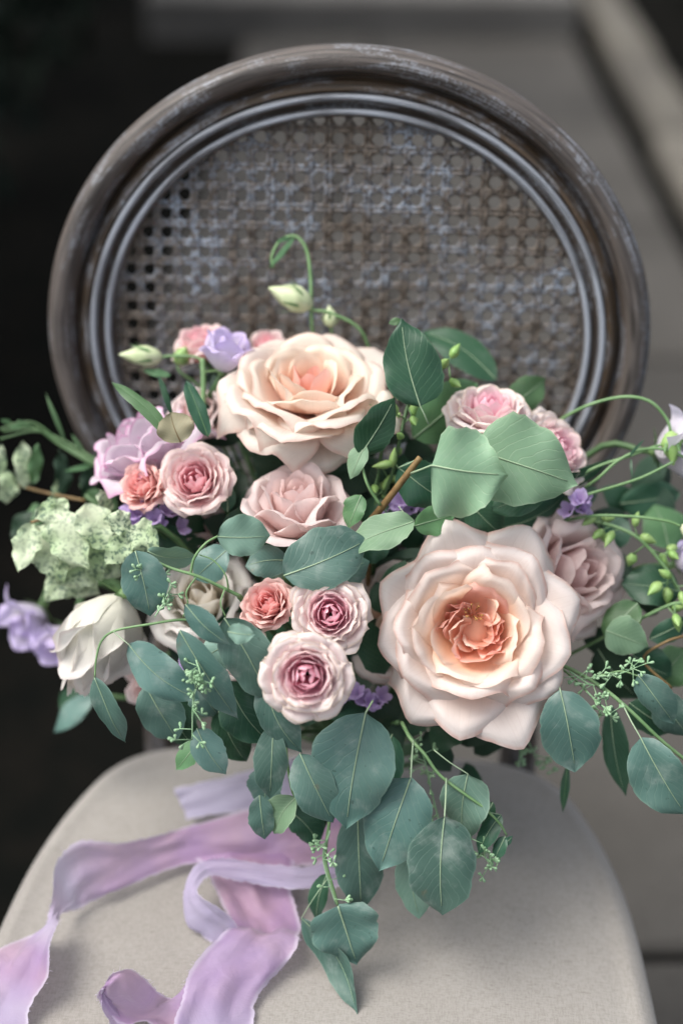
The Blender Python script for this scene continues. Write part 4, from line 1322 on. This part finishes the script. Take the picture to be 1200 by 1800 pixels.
# green bud spikes
def bud_spike(label, pts, n, L, W, mat, seed, smat='stem'):
    g = np.random.default_rng(seed)
    b = at(*pts[-1])
    e = empty('bud_spray', b, label, 'foliage', 'green bud sprays of the bouquet')
    P = catmull([at(*p) for p in pts], 8)
    V, F = tube(np.vstack([P, BIND]), .0013, 6)
    mesh('stem', V, F, M[smat], e, origin=b)
    for k in range(n):
        i = int(np.interp(k, [0, n - 1], [0, len(P) * .85]))
        p = P[i]
        dr = nrm(g.normal(size=3) + .4 * UPV * g.choice([-1, 1]) - .4 * FWD)
        q = p + dr * g.uniform(.006, .012)
        ax = nrm(dr + g.normal(0, .3, 3) + UPV * (-.6 if seed % 2 else .6))
        V, F = bud_geo(q, ax, L * g.uniform(.7, 1.15), W * g.uniform(.8, 1.1), .3, 8)
        o = mesh('bud', V, F, M[mat], e, origin=b)
        V, F = tube(np.array([p, .5 * (p + q), q]), .0006, 4)
        mesh('bud_stalk', V, F, M['stem'], o, origin=b)


bud_spike('spray of plump green buds above the trailing end of the dusty pink rose', [(1190, 1035, .99), (1170, 1000, .99), (1120, 945, .99), (1060, 920, 1.0), (1010, 915, 1.01)], 16, .013, .0075, 'budgreen', 401)
bud_spike('low spray of green buds behind the wide pale green leaf', [(1210, 1060, .985), (1180, 1062, .985), (1140, 1080, .99), (1080, 1110, 1.0)], 7, .011, .007, 'budgreen', 403)
bud_spike('upright spike of slim green buds behind the dark heart-shaped leaf', [(788, 640, .985), (755, 665, .98), (722, 700, .975), (705, 760, .97), (690, 830, .975), (670, 880, .985)], 24, .014, .0065, 'budgreen', 402, 'stem_dark')
bud_spike('dark stalk with few slim buds beside the brown branch', [(690, 700, .99), (675, 770, .985), (665, 830, .98), (660, 900, .985)], 10, .012, .006, 'budgreen', 404, 'stem_dark')


# violet statice
def statice(label, px, py, d, n, sp, seed):
    g = np.random.default_rng(seed)
    b = at(px, py, d)
    e = empty('statice_sprig', b, label, 'flower', 'violet filler flowers of the bouquet')
    K = ROSE['lisi']
    for k in range(n):
        p = camdir(1, 0, 0) * g.normal(0, sp) + UPV * g.normal(0, sp * .5) - FWD * g.normal(0, .004)
        Fm = frame_from(nrm(p * 30 + camdir(g.normal(0, .5), .6, .8)), g.uniform(0, 6.28))
        mb = MB(); uvs = []; pcs = []
        for q in range(5):
            V, F, uv, pc = petal(.8, .7, R(65), .35, .42, .9, q * 1.2566, .5, .2, .12, g, 5, 5)
            mb.add((V * .0085) @ Fm.T + p, F); uvs.append(uv); pcs.append(pc)
        mb.build('floret', M['violet'], e, uv=np.vstack(uvs), pc=np.vstack(pcs))
    V, F = tube(catmull([np.zeros(3), (BIND - b) * .5 + [0, .01, 0], BIND - b], 5), .0012, 5)
    mesh('stem', V, F, M['stem_dark'], e)


statice('tuft of violet statice below the pink spray rose', 258, 912, .985, 14, .012, 501)
statice('violet statice glimpsed under the pale heart-shaped leaf', 822, 884, .985, 8, .008, 502)
statice('bright violet statice floret above the dusty pink rose', 1020, 884, .985, 5, .005, 503)
statice('violet statice in the shade beside the brown branch', 706, 884, .985, 8, .008, 504)
statice('violet statice between the lowest spray rose and the large peach rose', 645, 1228, .985, 7, .006, 505)
statice('violet statice deep below the creamy white rose', 330, 1180, .985, 7, .008, 506)

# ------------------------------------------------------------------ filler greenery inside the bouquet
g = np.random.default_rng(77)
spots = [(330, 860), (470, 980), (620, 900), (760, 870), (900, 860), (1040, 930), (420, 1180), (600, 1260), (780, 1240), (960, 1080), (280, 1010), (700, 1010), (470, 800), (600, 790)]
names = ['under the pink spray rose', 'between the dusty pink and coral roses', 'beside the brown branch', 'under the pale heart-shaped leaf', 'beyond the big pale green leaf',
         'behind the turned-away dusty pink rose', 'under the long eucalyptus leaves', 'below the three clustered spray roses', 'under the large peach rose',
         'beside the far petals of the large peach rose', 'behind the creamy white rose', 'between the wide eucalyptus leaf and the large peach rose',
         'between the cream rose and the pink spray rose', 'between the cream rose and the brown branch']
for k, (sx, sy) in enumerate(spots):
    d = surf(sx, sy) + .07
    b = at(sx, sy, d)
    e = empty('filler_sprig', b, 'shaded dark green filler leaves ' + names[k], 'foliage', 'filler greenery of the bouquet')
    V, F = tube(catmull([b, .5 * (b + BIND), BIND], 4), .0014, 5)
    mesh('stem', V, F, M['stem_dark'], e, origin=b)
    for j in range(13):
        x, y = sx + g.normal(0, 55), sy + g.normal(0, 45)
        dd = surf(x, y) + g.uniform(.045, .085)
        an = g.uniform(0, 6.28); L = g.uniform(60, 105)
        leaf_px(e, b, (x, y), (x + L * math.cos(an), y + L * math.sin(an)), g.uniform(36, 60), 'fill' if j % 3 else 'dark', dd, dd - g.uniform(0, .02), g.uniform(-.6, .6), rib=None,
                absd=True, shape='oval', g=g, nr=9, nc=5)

# the tied handle of stems lying on the seat, wrapped in ribbon
hb = BIND
he = seat_pt(760, 1302, .022)
e = empty('stem_bundle', hb, 'tied bundle of green stems resting on the seat under the flowers', 'stems')
for k in range(9):
    j = g.normal(0, .007, 3); j2 = g.normal(0, .006, 3)
    V, F = tube(catmull([hb + j * .6, .5 * (hb + he) + j2, he + j2], 5), .0028, 6)
    mesh('stem', V, F, M['stem_dark'], e, origin=hb)
V, F = tube(np.array([hb * (1 - t) + he * t for t in (0, .1, .2, .3)]), [.016, .0175, .0175, .016], 14, False)
mesh('wrap', V, F, M['silk'], e, origin=hb, uv=np.zeros((len(V), 2)), pc=np.zeros((len(V), 4)))

# ------------------------------------------------------------------ ribbons
def ribbon(label, secs, seed, ncol=13, nsub=9, wr=.0022):
    """secs: rows of (ax, ay, ah, bx, by, bh, pale): both edges as seen in the photo with their height over the seat"""
    g = np.random.default_rng(seed)
    A = catmull([seat_pt(s[0], s[1], s[2]) for s in secs], nsub)
    B = catmull([seat_pt(s[3], s[4], s[5]) for s in secs], nsub)
    pale = np.interp(np.linspace(0, len(secs) - 1, len(A)), np.arange(len(secs)), [s[6] for s in secs])
    u = np.linspace(0, 1, ncol)
    n = len(A)
    ph = g.uniform(0, 6.28, 4)
    L = np.concatenate([[0], np.cumsum(np.linalg.norm(np.diff((A + B) / 2, axis=0), axis=1))])
    W = np.linalg.norm(B - A, axis=1)
    P = A[:, None] * (1 - u)[None, :, None] + B[:, None] * u[None, :, None]
    T = np.gradient((A + B) / 2, axis=0); S = B - A
    N = np.cross(T, S); N /= np.maximum(np.linalg.norm(N, axis=1), 1e-9)[:, None]
    s = L[:, None]
    h = wr * (np.sin(u[None] * 7 + s * 35 + ph[0]) + .6 * np.sin(u[None] * 13 - s * 60 + ph[1]) + .5 * np.sin(s * 110 + u[None] * 3 + ph[2]))
    h = h + wr * 2.2 * (1 - np.abs(np.sin(u[None] * 4.2 + s * 16 + ph[3]))) ** 3 - wr * 1.4 * (1 - np.abs(np.sin(u[None] * 2.6 - s * 24 + ph[1]))) ** 4
    h = h * np.clip(W[:, None] / .05, .3, 1.2)
    P = P + h[..., None] * N[:, None, :]
    # lateral nibble of the torn edge
    nib = g.normal(0, .0004, (n, 2))
    P[:, 0] += S * (nib[:, :1] / np.maximum(W, .01)[:, None]); P[:, -1] += S * (nib[:, 1:] / np.maximum(W, .01)[:, None])
    P[..., 2] = np.maximum(P[..., 2], SEAT + .0035)
    uv = np.stack([np.tile(u, n), np.repeat(L, ncol)], 1)
    ed = np.abs(2 * u - 1)
    pc = np.stack([np.repeat(pale, ncol), np.zeros(n * ncol), np.tile(ed, n), np.ones(n * ncol)], 1)
    b = (A[0] + B[0]) / 2
    o = mesh('ribbon', (P - b).reshape(-1, 3), grid_faces(n, ncol), M['silk'], None, uv=uv, pc=pc)
    o.location = b
    tag(o, label, 'ribbon', 'silk ribbons of the bouquet')
    # frayed threads along both torn edges
    mb = MB()
    for side in (0, -1):
        for i in range(0, n - 1):
            for q in range(1):
                t = g.uniform()
                p = P[i, side] * (1 - t) + P[i + 1, side] * t
                d = nrm(S[i]) * (-1 if side == 0 else 1)
                q_ = p + (d + g.normal(0, .6, 3)) * g.uniform(.0005, .0016)
                V, F = tube(np.array([p, q_]), .00012, 3, False)
                mb.add(V, F)
    mb.build('frayed_edge', M['silk'], o, origin=b, kind='stuff', uv=np.zeros((mb.n, 2)), pc=np.tile([.6, 0, 1, 1], (mb.n, 1)))
    return o


ribbon('lilac silk ribbon snaking far across the seat with a twisted fold', [
    (600, 1395, .045, 600, 1500, .03, .0), (520, 1405, .04, 540, 1520, .02, .0), (430, 1425, .035, 440, 1530, .012, .1), (340, 1450, .026, 345, 1518, .010, .0),
    (270, 1470, .03, 262, 1540, .008, .1), (205, 1480, .038, 190, 1572, .006, .15), (140, 1478, .046, 150, 1592, .006, .4), (98, 1520, .040, 135, 1600, .004, .8),
    (92, 1580, .028, 112, 1606, .012, .5), (78, 1625, .018, 100, 1625, .03, .7), (52, 1640, .006, 92, 1655, .032, .5), (18, 1660, .006, 92, 1690, .03, .1),
    (-30, 1700, .006, 88, 1722, .022, .1), (-60, 1760, .006, 55, 1775, .008, .6), (-70, 1830, .004, 50, 1830, .004, .6)], 1)
ribbon('pale blue-lilac silk ribbon end under the hanging eucalyptus', [
    (570, 1330, .05, 575, 1400, .05, .8), (500, 1338, .045, 505, 1408, .04, .8), (440, 1352, .035, 450, 1418, .025, .85), (380, 1368, .03, 395, 1430, .018, .9), (306, 1386, .022, 330, 1440, .006, .9)], 2)
ribbon('pale lilac silk ribbon looping back on itself beside the trailing leaf', [
    (600, 1500, .04, 600, 1560, .03, .6), (545, 1525, .03, 550, 1562, .03, .7), (480, 1520, .03, 490, 1560, .026, .8), (420, 1512, .034, 425, 1550, .024, .8), (372, 1510, .036, 372, 1540, .03, .75),
    (340, 1524, .034, 352, 1556, .032, .7), (322, 1568, .024, 350, 1572, .034, .7), (328, 1616, .008, 385, 1598, .034, .8), (352, 1640, .004, 412, 1622, .024, .8), (372, 1656, .004, 420, 1640, .012, .7)], 3)
ribbon('broad mauve silk ribbon folded and fanned out over the front of the seat', [
    (345, 1505, .026, 520, 1500, .02, .0), (362, 1530, .02, 512, 1560, .014, .0), (385, 1580, .012, 520, 1600, .010, .0), (405, 1630, .010, 528, 1632, .012, .0),
    (395, 1640, .020, 524, 1642, .022, .2), (352, 1678, .020, 522, 1668, .020, .25), (330, 1715, .018, 490, 1706, .014, .2), (318, 1760, .014, 452, 1752, .010, .3), (300, 1815, .008, 445, 1810, .004, .6), (290, 1860, .004, 440, 1860, .004, .8)], 4)
ribbon('purple silk ribbon loop curling up near the front of the seat', [
    (300, 1850, .006, 345, 1700, .012, .1), (262, 1800, .006, 318, 1742, .010, .1), (215, 1800, .008, 290, 1752, .012, .05), (172, 1765, .022, 255, 1722, .046, .0), (180, 1742, .040, 222, 1706, .056, .0),
    (176, 1752, .03, 190, 1716, .05, .1), (180, 1775, .02, 188, 1745, .03, .3), (205, 1815, .006, 225, 1790, .006, .4), (240, 1850, .004, 270, 1820, .004, .4)], 5)
